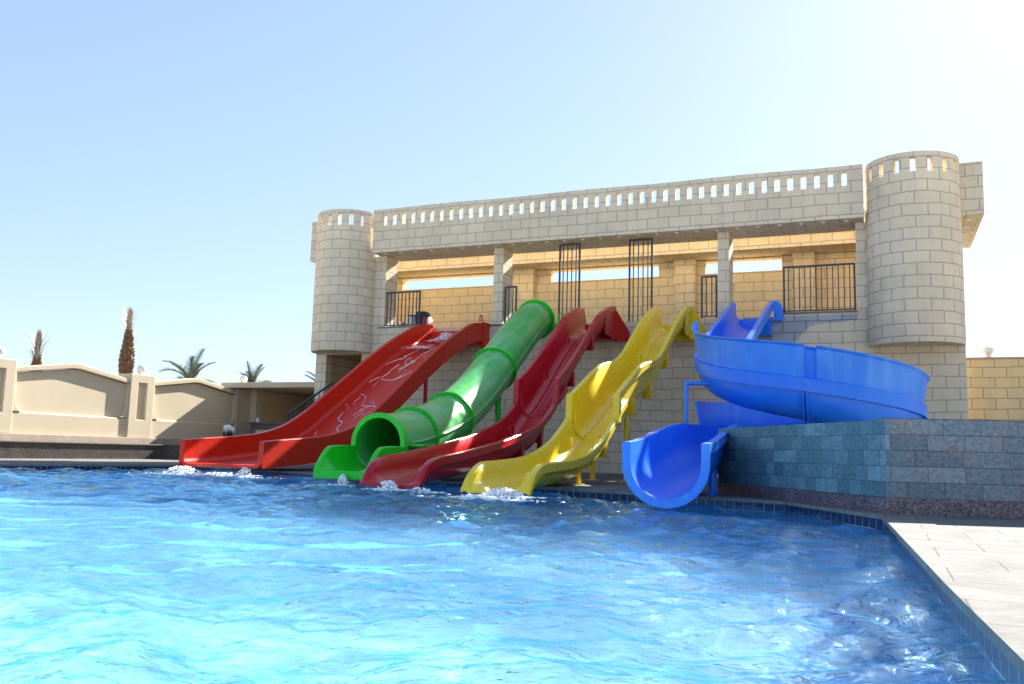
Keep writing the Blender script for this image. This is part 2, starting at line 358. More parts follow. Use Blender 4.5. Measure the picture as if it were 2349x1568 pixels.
# coping strip round the pool
mt_ = MB(); mb = MB(); n = len(POOL)
for i in range(n):
    j = (i+1) % n
    a, b, c, d = OUT[i], OUT[j], INN[j], INN[i]
    mt_.face([(*a, 0.006), (*b, 0.006), (*c, 0.006), (*d, 0.006)]); mb.face([(*d, 0.006), (*c, 0.006), (*c, -0.028), (*d, -0.028)])
    e, f_ = POOL[j], POOL[i]; mb.face([(*d, -0.028), (*c, -0.028), (*e, -0.028), (*f_, -0.028)])
tag(mt_.build('pool_coping', M['deck']), kind='structure'); tag(mb.build('coping_edge', M['coping']), kind='structure')
mb = MB(); mb2 = MB(); s0 = 0
for i in range(n):
    j = (i+1) % n; L = (Vector(POOL[j])-Vector(POOL[i])).length; a, b = POOL[i], POOL[j]
    mb.face([(*a, -0.029), (*b, -0.029), (*b, -0.375), (*a, -0.375)], [(s0, 0.086), (s0+L, 0.086), (s0+L, -0.26), (s0, -0.26)])
    mb2.face([(*a, -0.375), (*b, -0.375), (*b, -1.15), (*a, -1.15)], [(s0, 0.775), (s0+L, 0.775), (s0+L, 0), (s0, 0)]); s0 += L
tag(mb.build('pool_waterline', M['navy']), kind='structure'); tag(mb2.build('pool_wall', M['teal']), kind='structure')
mb = MB(); ps = [Vector((*p, -1.15)) for p in POOL]
for t3 in tessellate_polygon([ps]): mb.face([ps[i] for i in t3])
tag(mb.build('pool_floor', M['floor']), kind='structure')
# darker tiled bench along the right hand side of the pool
RB = [(0.0, 7.71), (0.22, 3.43), (0.29, 2.3), (0.42, -0.5), (0.5, -3.0)]

# water: real waves
def inside(x, y, poly):
    r = np.zeros(x.shape, bool); m_ = len(poly)
    for i in range(m_):
        x1, y1 = poly[i]; x2, y2 = poly[(i+1) % m_]
        c = ((y1 > y) != (y2 > y)) & (x < (x2-x1)*(y-y1)/((y2-y1) if y2 != y1 else 1e-9)+x1); r ^= c
    return r
def wave_mesh():
    ys = [0.3]
    while ys[-1] < 14.6: ys.append(ys[-1] + max(0.02, min(0.06, 0.009*ys[-1])))
    ys = np.array([-3.2, -2, -1, -0.3] + ys)
    xs = [0.6]
    while xs[-1] > -14.5: xs.append(xs[-1] - max(0.022, min(0.06, 0.012*abs(xs[-1]))))
    xs = np.array([-17.5, -16.5, -15.5] + xs[::-1])
    X, Y = np.meshgrid(xs, ys); H = np.zeros_like(X); rg = np.random.default_rng(5)
    wx = X + 0.22*np.sin(1.3*Y+0.7*X) + 0.12*np.sin(2.9*Y-1.7*X+1); wy = Y + 0.2*np.sin(1.1*X-0.6*Y+2) + 0.1*np.sin(2.4*X+2.1*Y)
    for k in range(60):
        lam = 0.11*(1.3/0.11)**rg.random(); th = rg.normal(-1.0, 0.95); kk = 2*PI/lam
        amp = 0.0050*lam**0.85 * (0.6+0.8*rg.random()); ph = rg.random()*2*PI
        c = np.cos(kk*(wx*math.cos(th)+wy*math.sin(th))+ph)
        H += amp*(c + 0.25*np.cos(2*kk*(wx*math.cos(th)+wy*math.sin(th))+2*ph))
    far = np.clip((Y-5)/6, 0, 1); H *= (0.85+0.75*far)
    for (cx, cy) in ((-10.2, 11.4), (-6.9, 10.0), (-5.4, 9.3), (-3.9, 8.9)):   # rings below the slides
        r = np.hypot(X-cx, Y-cy); H += 0.018*np.exp(-r/1.1)*np.cos(2*PI*r/0.32)
    H = np.clip(H, -0.07, 0.075) + ZW
    ins = inside(X, Y, ring_offset(POOL, 0.1))
    ny, nx = X.shape; idx = np.arange(nx*ny).reshape(ny, nx)
    ok = ins[:-1, :-1] | ins[1:, :-1] | ins[:-1, 1:] | ins[1:, 1:]
    q = np.stack([idx[:-1, :-1], idx[:-1, 1:], idx[1:, 1:], idx[1:, :-1]], -1)[ok]
    used = np.unique(q); remap = -np.ones(nx*ny, int); remap[used] = np.arange(len(used)); q = remap[q]
    co_ = np.stack([X.ravel(), Y.ravel(), H.ravel()], -1)[used].astype(np.float32)
    me = bpy.data.meshes.new('water'); me.vertices.add(len(co_)); me.vertices.foreach_set('co', co_.ravel())
    me.loops.add(q.size); me.loops.foreach_set('vertex_index', q.ravel().astype(np.int32))
    me.polygons.add(len(q)); me.polygons.foreach_set('loop_start', np.arange(0, q.size, 4, dtype=np.int32))
    me.polygons.foreach_set('use_smooth', np.ones(len(q), bool)); me.update(); me.validate()
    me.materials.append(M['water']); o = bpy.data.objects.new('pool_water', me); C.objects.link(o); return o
tag(wave_mesh(), kind='structure')

# ================================================================ CASTLE BUILDING
bl = M['block']
B = thing('castle_building', 'sand coloured block building like a castle front carrying the tops of the slides', 'building', (-6, 20, 0))
mb = MB()
def lw(u, w): # lower wall: doorway below the left tower
    return not (-13.85 < u < -12.75 and w < 2.93)
slab(mb, [-14.18, -13.85, -12.75, -10.9, -8.96, -3.1, -2.0, -0.43, 1.61], [0, 2.93, 3.55, 3.60],
     lambda u, w: lw(u, w) and not (w > 3.55 and (-10.9 < u < -8.96 or -8.96 < u < -2.0)), lambda u, w, t: (u, 20+0.25*t, w))
mb.build('lower_wall', bl, B)
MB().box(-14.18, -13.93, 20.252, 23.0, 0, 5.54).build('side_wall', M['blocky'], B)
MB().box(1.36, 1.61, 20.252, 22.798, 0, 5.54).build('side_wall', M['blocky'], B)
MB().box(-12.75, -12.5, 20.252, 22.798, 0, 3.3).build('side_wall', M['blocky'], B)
MB().box(-13.925, 1.355, 20.255, 22.795, 3.32, 3.52).build('upper_floor', M['render_low'], B)
# back wall with long slots
def bs(u, w):
    for a, b, c, d in ((-13.2, -9.75, 5.18, 5.5), (-8.45, -5.39, 5.18, 5.5), (-4.16, -2.24, 5.18, 5.5)):
        if a < u < b and c < w < d: return False
    return True
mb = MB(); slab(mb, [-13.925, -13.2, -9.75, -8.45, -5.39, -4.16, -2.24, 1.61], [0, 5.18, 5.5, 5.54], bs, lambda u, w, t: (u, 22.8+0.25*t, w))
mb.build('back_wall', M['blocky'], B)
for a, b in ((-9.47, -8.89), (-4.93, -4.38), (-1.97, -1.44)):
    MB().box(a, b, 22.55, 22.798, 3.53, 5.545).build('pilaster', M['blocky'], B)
# columns of the gallery
for a, b in ((-12.45, -12.1), (-8.96, -8.7), (-3.37, -3.12), (-0.43, -0.19)):
    MB().box(a, b, 20.003, 20.6, 3.602 if a > -12 and a < -1 else 3.602, 5.548).build('column', bl, B)
# front parapet with its row of slots
xs = [-12.3]; slots = []
for k in range(42):
    x = -11.93 + k*(11.31/41); w_ = 0.055+rnd.uniform(-0.004, 0.004); slots.append((x-w_, x+w_)); xs += [x-w_, x+w_]
xs.append(-0.25); zs = [5.55, 6.27, 6.57, 6.72]
mb = MB(); slab(mb, xs, zs, lambda u, w: not (6.27 < w < 6.57 and any(a < u < b for a, b in slots)),
                lambda u, w, t: (u+(rnd.uniform(-0.006, 0.006) if 6.2 < w < 6.6 and -12.2 < u < -0.3 else 0)*0, 19.58+0.14*t, w + 0.01*math.sin(u*1.7)*(w > 6.6)))
mb.build('parapet', bl, B, bevel=0.008)
MB().box(-12.3, -0.25, 19.722, 20.74, 5.553, 5.74).build('roof_slab', bl, B)
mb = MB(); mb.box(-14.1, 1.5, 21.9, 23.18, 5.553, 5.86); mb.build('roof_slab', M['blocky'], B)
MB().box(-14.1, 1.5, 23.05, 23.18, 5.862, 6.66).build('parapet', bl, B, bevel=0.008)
MB().box(-14.1, 1.5, 21.78, 21.898, 5.86, 5.93).box(-14.1, 1.5, 21.898, 22.0, 5.862, 5.93).build('beam_edge', M['render_low'], B)
for x0, x1, xo in ((1.5, 2.05, 1.91), (-14.56, -14.1, -14.56)):
    mb = MB(); mb.box(x0+0.002, x1-0.002 if x0 > 0 else x1-0.002, 20.14, 23.18, 5.553, 5.7)
    mb.build('roof_slab', bl, B)
    mb = MB(); mb.box(x0, x1, 20.0, 20.138, 5.55, 6.67); mb.box(xo, xo+0.14, 20.14, 23.2, 5.702, 6.67); mb.build('parapet', bl, B, bevel=0.008)
# towers: half round turrets hanging on the wall
def tower(cx, r, z0, z1, sl_ang, ph):
    mb = MB(); th0, th1 = PI-0.12, 2*PI+0.12; us = [th0]; so_ = []
    for a in sl_ang: so_.append((a-0.062, a+0.062))
    n_ = 44; base = [th0+(th1-th0)*k/n_ for k in range(n_+1)]
    allu = sorted(set([round(q, 4) for q in base if not any(a-0.02 < q < b+0.02 for a, b in so_)] + [round(q, 4) for s2 in so_ for q in s2]))
    zs_ = [z0, z0+0.07, z1-0.42, z1-0.12, z1]
    def mp(u, w, t):
        rr = (r+ (0.012 if w > z0+0.05 else 0.0)) - 0.13*t
        return (cx+rr*math.cos(u), 20.0+rr*math.sin(u), w)
    slab(mb, allu, zs_, lambda u, w: not (z1-0.42 < w < z1-0.12 and any(a < u < b for a, b in so_)), mp, lambda u, w, t: (u*r+ph, w))
    o = mb.build('tower', bl, B, smooth=30)
    mb = MB(); ring = [(cx+(r-0.131)*math.cos(u), 20+(r-0.131)*math.sin(u)) for u in base if PI <= u <= 2*PI]
    mb.prism(ring, 'z', z0+0.012, z0+0.13); mb.build('tower_base', bl, o)
tower(0.70, 0.91, 2.82, 6.72, [PI+0.16+k*0.355 for k in range(9)], 0.1)
tower(-13.30, 0.86, 2.95, 6.70, [PI+0.12+k*0.345 for k in range(9)], 0.32)
# bare cement patch below the right railing: thin skin, irregular edge
mb = MB(); pts = [(-1.93, 3.548), (-0.42, 3.548), (-0.42, 3.44), (-0.75, 3.38), (-1.1, 3.40), (-1.37, 3.33), (-1.5, 3.22), (-1.62, 3.05), (-1.8, 2.93), (-2.05, 2.90), (-2.3, 2.86), (-2.62, 2.80), (-2.8, 2.9), (-2.8, 3.548)]
jp = []
for i_ in range(len(pts)):
    a_, b_ = pts[i_], pts[(i_+1) % len(pts)]; nn_ = max(1, int(math.hypot(b_[0]-a_[0], b_[1]-a_[1])/0.035))
    for k_ in range(nn_):
        q_ = k_/nn_; e_ = 0 if a_[1] > 3.54 and b_[1] > 3.54 or a_[0] == b_[0] else 0.022
        jp.append((a_[0]+(b_[0]-a_[0])*q_+rnd.uniform(-e_, e_), a_[1]+(b_[1]-a_[1])*q_+rnd.uniform(-e_, e_)))
mb.prism(jp, 'y', 19.99, 20.0-0.001); mb.build('cement_patch', M['greyblock'], B)
mb = MB(); mb.box(-1.98, -0.42, 19.95, 20.2, 3.60, 3.63); mb.build('sill', M['coping'], B, bevel=0.005)
mb = MB(); mb.box(-12.28, -10.95, 19.96, 20.2, 3.602, 3.63); mb.build('sill', M['coping'], B, bevel=0.005)
mb = MB(); mb.box(-9.05, -8.2, 19.965, 20.24, 3.552, 3.6); mb.build('sill', M['coping'], B, bevel=0.005)
# downlights
first = None
def disc(x, y):
    global first
    if first is None:
        first = MB().lathe([(0.0, 0.0), (0.028, 0.0), (0.03, -0.012), (0.045, -0.014), (0.048, 0.0)], 14).build('downlight', M['white'], B)
        o = first
    else: o = first.copy(); C.objects.link(o); o.parent = B
    o.location = (x+6, y-20, 5.551); o['done'] = 1
for k in range(26): disc(-12.0+k*0.4555, 19.75)
for y in (20.4, 21.05, 21.7): disc(1.8, y)
reloc(B)

# railings and grilles on the gallery
def railing(x0, x1, z0, z1, nb, label, tall=False, name='railing', y=20.06):
    R_ = thing(name, label, 'railing' if not tall else 'grille', ((x0+x1)/2, y, z0), 'black steel railings of the gallery')
    cx = (x0+x1)/2; w = (x1-x0)/2; h = z1-z0
    mb = MB(); t_ = 0.02
    mb.box(-w, -w+2*t_, -t_, t_, 0, h); mb.box(w-2*t_, w, -t_, t_, 0, h)
    mb.box(-w+2*t_, w-2*t_, -t_, t_, h-2*t_, h)
    if not tall: mb.box(-w+2*t_, w-2*t_, -t_, t_, 0.03, 0.055)
    mb.build('frame', M['rail'], R_, bevel=0.003)
    b0 = MB().box(-0.011, 0.011, -0.011, 0.011, 0.0 if tall else 0.056, h-2*t_-0.001).build('bar', M['rail'], R_)
    for k in range(nb):
        o = b0 if k == 0 else b0.copy()
        if k: C.objects.link(o); o.parent = R_
        o.location = (-w+(k+1)*2*w/(nb+1), 0, 0)
    return R_
railing(-12.16, -11.06, 3.63, 4.57, 9, 'wide low black railing beside the left tower, above the orange slide')
railing(-8.66, -8.33, 3.6, 4.56, 2, 'short narrow black railing between the left column and the green tube')
railing(-7.23, -6.68, 3.6, 5.54, 4, 'tall black grille between the green tube and the crimson slide', True, 'grille')
railing(-5.47, -4.89, 3.56, 5.54, 4, 'tall black grille between the crimson and yellow slides', True, 'grille')
railing(-3.76, -3.39, 3.58, 4.56, 2, 'short narrow black railing left of the column next to the blue slide')
railing(-1.95, -0.45, 3.63, 4.68, 12, 'widest black railing, above the bare cement patch beside the right tower')

# ================================================================ SLIDES
def lerp_pts(pts, step):
    """pts: list of tuples (s, a, b, c...) with s the marching coordinate; catmull-rom in every column"""
    P = [np.array(p, float) for p in pts]; out = []
    for i in range(len(P)-1):
        p0, p1, p2, p3 = P[max(i-1, 0)], P[i], P[i+1], P[min(i+2, len(P)-1)]
        L = np.linalg.norm((p2-p1)[:3]); k = max(1, int(L/step))
        t0, t1, t2, t3 = 0, max(1e-6, np.linalg.norm((p1-p0)[:3])**0.5), 0, 0
        for q in range(k):
            t = q/k
            # cardinal with limited tangents
            d1 = np.linalg.norm((p1-p0)[:3]) or L; d2 = np.linalg.norm((p3-p2)[:3]) or L
            m1 = ((p2-p1)/L + (p1-p0)/d1)*0.5*L if i > 0 else (p2-p1); m2 = ((p2-p1)/L + (p3-p2)/d2)*0.5*L if i < len(P)-2 else (p2-p1)
            out.append((2*t**3-3*t**2+1)*p1 + (t**3-2*t**2+t)*m1 + (-2*t**3+3*t**2)*p2 + (t**3-t**2)*m2)
    out.append(P[-1]); return out

def trough_ring(c, lat, zb, zl, zr, wi, f, lip, t, rc, slope=0.0, ridge=None):
    """closed cross-section; c = centre (x, y), lat = unit lateral vector, +u to the right"""
    P = []
    def q(u, z): P.append((c[0]+lat[0]*u, c[1]+lat[1]*u, z))
    zl = max(zl, zb+0.015); zr = max(zr, zb+0.015)
    ll = max(zl-lip, min(zb-t, zl-0.02)); lr = max(zr-lip, min(zb-t, zr-0.02))
    q(-wi-f, ll); q(-wi-f, zl-0.012); q(-wi-f+0.012, zl); q(-wi-0.012, zl); q(-wi, zl-0.012)
    K = 7
    hl = min(rc, max(zl-zb-0.012, 0.003)); hr = min(rc, max(zr-zb-0.012, 0.003))
    for k in range(K+1):
        a = PI/2*k/K; q(-wi+slope+rc*(1-math.cos(a)), zb+hl*(1-math.sin(a)))
    if ridge: q(-wi*0.42, zb+ridge*0.2); q(-wi*0.36, zb+ridge); q(-wi*0.28, zb)
    else: q(-wi*0.3, zb); q(-wi*0.2, zb); q(-wi*0.1, zb)
    q(wi*0.35, zb)
    for k in range(K, -1, -1):
        a = PI/2*k/K; q(wi-slope-rc*(1-math.cos(a)), zb+hr*(1-math.sin(a)))
    q(wi, zr-0.012); q(wi+0.012, zr); q(wi+f-0.012, zr); q(wi+f, zr-0.012); q(wi+f, lr)
    tt = min(t, f*0.8)
    q(wi+f-0.01, lr); q(wi+tt, max(lr, min(zr-0.03, zb-t+hr+0.01)) if lip > 0.3 else zr-0.03)
    for k in range(K+1):
        a = PI/2*k/K; q(wi+tt-slope-rc*(1-math.cos(a)), min(zb-t+hr*(1-math.sin(a)), zr-0.03))
    for k in range(K, -1, -1):
        a = PI/2*k/K; q(-wi-tt+slope+rc*(1-math.cos(a)), min(zb-t+hl*(1-math.sin(a)), zl-0.03))
    q(-wi-tt, max(ll, min(zl-0.03, zb-t+hl+0.01)) if lip > 0.3 else zl-0.03); q(-wi-f+0.01, ll)
    return P

def sweep(stations, name, mat, parent, smooth=40, bevel=0):
    mb = MB(); rows = stations; mb.grid(rows, closed_u=True)
    n_ = len(rows[0])
    for r in (rows[0], rows[-1]):   # end caps as a strip between outer and inner halves
        for t3 in tessellate_polygon([[Vector(p) for p in r]]): mb.face([r[q] for q in t3])
    return mb.build(name, mat, parent, smooth=smooth, bevel=bevel)

def straight(pts, wi, f, lip, t, rc, name, mat, parent, slope=0.0, ridge=None, step=0.12):
    """pts: (Y, Xcentre, Zbed, Zrim) from top to exit; lateral = +X"""
    st = lerp_pts([(p[0], p[2], p[3], p[1]) for p in pts], step)
    rows = [trough_ring((s[3], s[0]), (1, 0), s[1], s[2], s[2], wi, f, lip, t, rc, slope, ridge) for s in st]
    return sweep(rows, name, mat, parent)

def post(x, y, z1, r, mat, parent, name='support_post'):
    mb = MB().tube([(x, y, 0.0), (x, y, z1)], r, 12); mb.box(x-0.09, x+0.09, y-0.09, y+0.09, 0.0, 0.012)
    return mb.build(name, mat, parent, smooth=40)
def handle(x, y, z, mat, parent, ax=(1, 0), w=0.14, h=0.14):
    a = Vector((ax[0], ax[1], 0)); p = Vector((x, y, z))
    return MB().tube([p-a*w/2-Vector((0,0,0.03)), p-a*w/2+Vector((0,0,h*0.75)), p-a*w*0.3+Vector((0,0,h)), p+a*w*0.3+Vector((0,0,h)), p+a*w/2+Vector((0,0,h*0.75)), p+a*w/2-Vector((0,0,0.03))], 0.018, 8).build('grab_handle', mat, parent, smooth=50)

# ---- orange slide (wide)
A = thing('water_slide', 'wide orange-red slide with solid thick sides, leftmost and running with water', 'slide', (-10.3, 16, 0), 'water slides from the castle building')
xo = lambda y: -9.86 - (19.7-y)*0.062
opr = [(19.72, 3.1, 3.60), (19.2, 3.03, 3.52), (18.7, 2.86, 3.30), (18.0, 2.5, 2.95), (17.3, 2.06, 2.54), (16.1, 1.3, 1.77), (15.2, 0.74, 1.19), (14.5, 0.42, 0.84), (13.9, 0.27, 0.68), (13.2, 0.18, 0.595), (12.6, 0.13, 0.55), (12.0, 0.10, 0.50)]
opts = [(y, xo(y), zb, zr) for y, zb, zr in opr]
st = lerp_pts([(p[0], p[2], p[3], p[1]) for p in opts], 0.12); rows = []
for s_ in st:
    wi_ = 0.70+0.012*(19.7-s_[0]); rows.append(trough_ring((s_[3], s_[0]), (1, 0), s_[1], s_[2], s_[2], wi_, 0.10, 0.46, 0.05, 0.10))
sweep(rows, 'trough', M['orange'], A)
MB().box(-10.55, -9.15, 19.73, 19.985, 3.06, 3.43).build('start_box', M['orange'], A, bevel=0.02)
mb = MB()   # holding end panels at the top
mb.prism([(19.99, 2.95), (19.99, 3.62), (19.7, 3.62), (19.7, 2.75)], 'x', -9.12, -9.02); mb.prism([(19.99, 2.95), (19.99, 3.6), (19.7, 3.62), (19.7, 2.75)], 'x', -10.66, -10.57)
mb.build('side_panel', M['orange'], A, bevel=0.01)
handle(-10.62, 19.55, 3.62, M['orange'], A, (0, 1)); handle(-9.06, 19.55, 3.62, M['orange'], A, (0, 1))
post(-9.35, 17.35, 2.05, 0.045, M['crimson'], A); post(-9.6, 14.9, 0.55, 0.045, M['crimson'], A); post(-10.9, 17.35, 2.05, 0.045, M['crimson'], A)
reloc(A)

# ---- crimson slide
def two_piece(label, mat, xu, xl, up_, lo_, wiu, wil, lipu, fr, brackets, posts, xbox, name='water_slide'):
    T = thing(name, label, 'slide', (xl(12), 14, 0), 'water slides from the castle building')
    straight([(y, xu(y), zb, zr) for y, zb, zr in up_], wiu, fr, lipu, 0.035, 0.23, 'upper_trough', mat, T, 0.05, 0.035)
    straight([(y, xl(y), zb, zr) for y, zb, zr in lo_], wil, fr, 0.11, 0.035, 0.19, 'lower_trough', mat, T, 0.04, 0.03, step=0.06)
    yE, zbE, zE = up_[-1]; x = xu(yE)
    mb = MB()
    for s_ in (-1, 1):
        a, b = sorted((x+s_*(wiu-0.004), x+s_*(wiu+fr+0.018)))
        mb.prism([(yE+0.05, zE-0.005), (yE-0.05, zE-0.005), (yE-0.10, zE-0.47), (yE+0.05, zE-0.44)], 'x', a, b)
    mb.build('end_flange', mat, T, bevel=0.008)
    yT, zbT, zT = up_[0]; x = xu(yT)
    mb = MB(); mb.box(x-wiu+0.01, x+wiu-0.01, yT+0.003, 19.985, zbT-0.16, zT-0.40)
    mb.build('start_box', mat, T, bevel=0.015)
    mb = MB()  # wings that fold down the wall beside the rim
    a, b = x+wiu+0.02, x+wiu+0.28
    mb.face([(a, yT, zT), (b, 19.98, zT-0.55), (b, 19.98, zT-0.8), (a, yT-0.02, zT-0.75)]).face([(a, yT-0.7, zT-0.16), (a, yT, zT), (a, yT-0.02, zT-0.75), (a, yT-0.7, zT-0.72)])
    wg = mb.build('side_wing', mat, T); sm = wg.modifiers.new('solid', 'SOLIDIFY'); sm.thickness = 0.02
    for (y, z, w_) in brackets:
        src = lo_ if y < yE else up_; z = float(np.interp(y, [p[0] for p in src][::-1], [p[1] for p in src][::-1]))+0.01
        xx = xl(y) if y < yE else xu(y)
        mb = MB(); mb.prism([(y-0.07, z+0.17), (y+0.07, z+0.17), (y+0.05, z-0.12), (y-0.05, z-0.12)], 'x', xx+wil*0.5, xx+wil+0.005)
        mb.prism([(y-0.07, z+0.17), (y+0.07, z+0.17), (y+0.05, z-0.12), (y-0.05, z-0.12)], 'x', xx-wil-0.03, xx-wil*0.6); mb.build('bracket', mat, T, bevel=0.006)
    for (x_, y, z) in posts: post(x_, y, z, 0.045, mat, T)
    return T
up_ = [(19.55, 3.24, 3.85), (19.1, 3.19, 3.78), (18.7, 3.08, 3.65), (18.2, 2.90, 3.47), (17.6, 2.57, 3.13), (17.0, 2.19, 2.75), (16.3, 1.72, 2.32), (15.7, 1.34, 1.99), (15.28, 1.12, 1.80)]
lo_ = [(15.9, 1.43, 1.72), (15.6, 1.265, 1.56), (15.28, 1.09, 1.41), (14.75, 0.79, 1.12), (14.25, 0.53, 0.93), (13.6, 0.39, 0.79), (12.7, 0.26, 0.635), (11.5, 0.14, 0.48), (10.7, 0.07, 0.39), (10.1, 0.03, 0.335), (9.85, 0.015, 0.27), (9.7, 0.005, 0.15), (9.6, 0.0, 0.03), (9.56, -0.005, 0.012)]
T1 = two_piece('deep crimson slide between the green tube and the yellow slide', M['crimson'], lambda y: -6.05+(19.7-y)*0.035, lambda y: -5.9+(15.3-y)*0.05, up_, lo_, 0.34, 0.345, 0.12, 0.085,
               [(17.9, 2.4, 0), (16.5, 1.6, 0), (13.6, 0.34, 0), (14.6, 0.6, 0)], [(-5.62, 14.75, 0.62), (-5.5, 13.6, 0.3), (-6.1, 14.75, 0.62)], 0)
reloc(T1)
# ---- yellow slide with a hump
up2 = [(19.6, 3.2, 3.8), (19.1, 3.14, 3.72), (18.6, 3.0, 3.55), (17.9, 2.68, 3.23), (17.0, 2.14, 2.71), (16.3, 1.75, 2.33), (15.7, 1.54, 2.15), (15.1, 1.40, 2.05), (14.5, 1.18, 1.86), (13.9, 0.91, 1.62), (13.3, 0.69, 1.38)]
lo2 = [(13.9, 0.885, 1.33), (13.6, 0.77, 1.2), (13.3, 0.66, 1.04), (12.95, 0.52, 0.86), (12.45, 0.30, 0.64), (12.0, 0.2, 0.51), (11.5, 0.12, 0.41), (10.9, 0.07, 0.35), (10.2, 0.04, 0.32), (9.7, 0.02, 0.29), (9.5, 0.01, 0.22), (9.35, 0.0, 0.12), (9.26, -0.01, 0.03), (9.23, -0.01, 0.005)]
T2 = two_piece('yellow slide with a hump in the middle, between the crimson and blue slides', M['yellow'], lambda y: -4.25+(19.7-y)*0.012, lambda y: -4.19+(13.3-y)*0.035, up2, lo2, 0.335, 0.34, 0.12, 0.085,
               [(17.2, 1.9, 0), (15.8, 1.25, 0), (14.6, 1.05, 0), (12.9, 0.45, 0)], [(-3.92, 14.35, 1.05), (-3.98, 12.0, 0.18), (-4.5, 14.35, 1.05)], 0)
reloc(T2)

# ---- green tube slide
G = thing('water_slide', 'closed green tube slide with bolted flange rings and an open mouth over the pool', 'slide', (-7, 14, 0), 'water slides from the castle building')
cen = [(-7.55, 19.35, 3.58), (-7.50, 18.8, 3.38), (-7.38, 17.6, 2.78), (-7.25, 16.35, 2.10), (-7.13, 15.1, 1.46), (-7.04, 14.05, 1.03), (-6.96, 13.2, 0.80), (-6.90, 12.4, 0.64), (-6.84, 11.75, 0.55), (-6.80, 11.28, 0.52)]
cp = [Vector(p) for p in lerp_pts(cen, 0.12)]
R0 = 0.425
def circ(i, r, n_=40, off=0.0):
    p = cp[i]; d = (cp[min(i+1, len(cp)-1)]-cp[max(i-1, 0)]).normalized(); a = Vector((1, 0, 0)); a = (a-d*a.dot(d)).normalized(); b = a.cross(d)*-1
    if b.z < 0: b = -b
    return [p + d*off + a*math.cos(t)*r + b*math.sin(t)*r for t in [2*PI*k/n_ for k in range(n_)]]
mb = MB(); outer = [circ(i, R0) for i in range(len(cp))]; inner = [circ(i, R0-0.03) for i in range(len(cp))]
mb.grid(outer+inner[::-1], closed_u=True, closed_v=True); mb.build('tube', M['green'], G, smooth=40)
def near(y): return min(range(len(cp)), key=lambda i: abs(cp[i].y-y))
for y in (19.3, 16.35, 13.95, 12.35):
    i = near(y); d = (cp[min(i+1, len(cp)-1)]-cp[max(i-1, 0)]).normalized()
    mb = MB(); A0 = [circ(i, R0+0.002, off=-0.022), circ(i, R0+0.055, off=-0.022), circ(i, R0+0.055, off=0.022), circ(i, R0+0.002, off=0.022)]
    mb.grid(A0, closed_u=True, closed_v=True); fl = mb.build('flange_ring', M['greenb'], G, smooth=40, bevel=0.004)
    mb = MB(); base = circ(i, R0+0.032, 26, off=0.023)
    for p in base: mb.tube([p, p+d*0.016], 0.009, 6)
    mb.build('bolt', M['rail'], fl)
mb = MB()   # long side seams
for sgn in (0, 1):
    pts_ = []
    for i in range(2, len(cp)-1):
        c_ = circ(i, R0+0.012); pts_.append(c_[0] if sgn == 0 else c_[20])
    mb.tube(pts_, 0.022, 6)
mb.build('side_seam', M['green'], G, smooth=40)
# mouth: arch flange and open exit trough
mb = MB(); i = len(cp)-1; my = 11.26; cxm, czm = -6.80, 0.50
arch = lambda r: [(cxm+r*math.cos(t), czm+r*math.sin(t)) for t in [PI*k/24 for k in range(25)]]
ro_, ri_ = arch(0.455), arch(0.375); ro_ = [(cxm+0.455, 0.42)]+ro_+[(cxm-0.455, 0.42)]; ri_ = [(cxm+0.375, 0.42)]+ri_+[(cxm-0.375, 0.42)]
mb.grid([[(x, my-0.05, z) for x, z in ro_], [(x, my-0.05, z) for x, z in ri_], [(x, my+0.05, z) for x, z in ri_], [(x, my+0.05, z) for x, z in ro_]], closed_v=True)
mb.build('mouth_arch', M['greenb'], G, smooth=40, bevel=0.01)
gex = [(11.3, -6.80, 0.115, 0.47), (11.0, -6.80, 0.11, 0.47), (10.75, -6.81, 0.105, 0.46), (10.62, -6.815, 0.10, 0.44), (10.52, -6.82, 0.10, 0.36), (10.44, -6.825, 0.10, 0.26), (10.38, -6.83, 0.10, 0.17), (10.36, -6.83, 0.10, 0.125)]
st = lerp_pts([(p[0], p[2], p[3], p[1]) for p in gex], 0.05)
sweep([trough_ring((s_[3], s_[0]), (1, 0), s_[1], s_[2], s_[2], 0.375, 0.085, 0.6, 0.10, 0.26) for s_ in st], 'exit_trough', M['greenb'], G)
MB().box(-7.28, -6.38, 10.345, 10.40, 0.0, 0.112).build('front_lip', M['greenb'], G, bevel=0.01)
# flat inspection cover beside the mouth and the bracket box at the top
MB().box(-6.36, -6.12, 11.35, 11.9, 0.475, 0.51).build('step_plate', M['greenb'], G, bevel=0.006)
mb = MB(); mb.prism([(19.98, 3.2), (19.98, 3.58), (19.75, 3.62), (19.35, 3.45), (19.35, 3.2)], 'x', -7.12, -6.88); mb.build('start_box', M['greenb'], G, bevel=0.02)
mb = MB(); mb.lathe([(0.46, -0.02), (0.50, 0.02)], 12, (0, 0, -50)); 
handle(-6.98, 19.6, 3.6, M['greenb'], G)
post(-6.88, 15.75, 1.5, 0.06, M['greenb'], G); post(-6.7, 12.9, 0.45, 0.05, M['greenb'], G); post(-7.2, 12.9, 0.45, 0.05, M['greenb'], G)
mb = MB(); mb.prism([(13.6, 0.55), (13.95, 0.68), (14.05, 0.5), (13.7, 0.35)], 'x', -6.72, -6.58); mb.build('bracket', M['greenb'], G, bevel=0.01)
reloc(G)

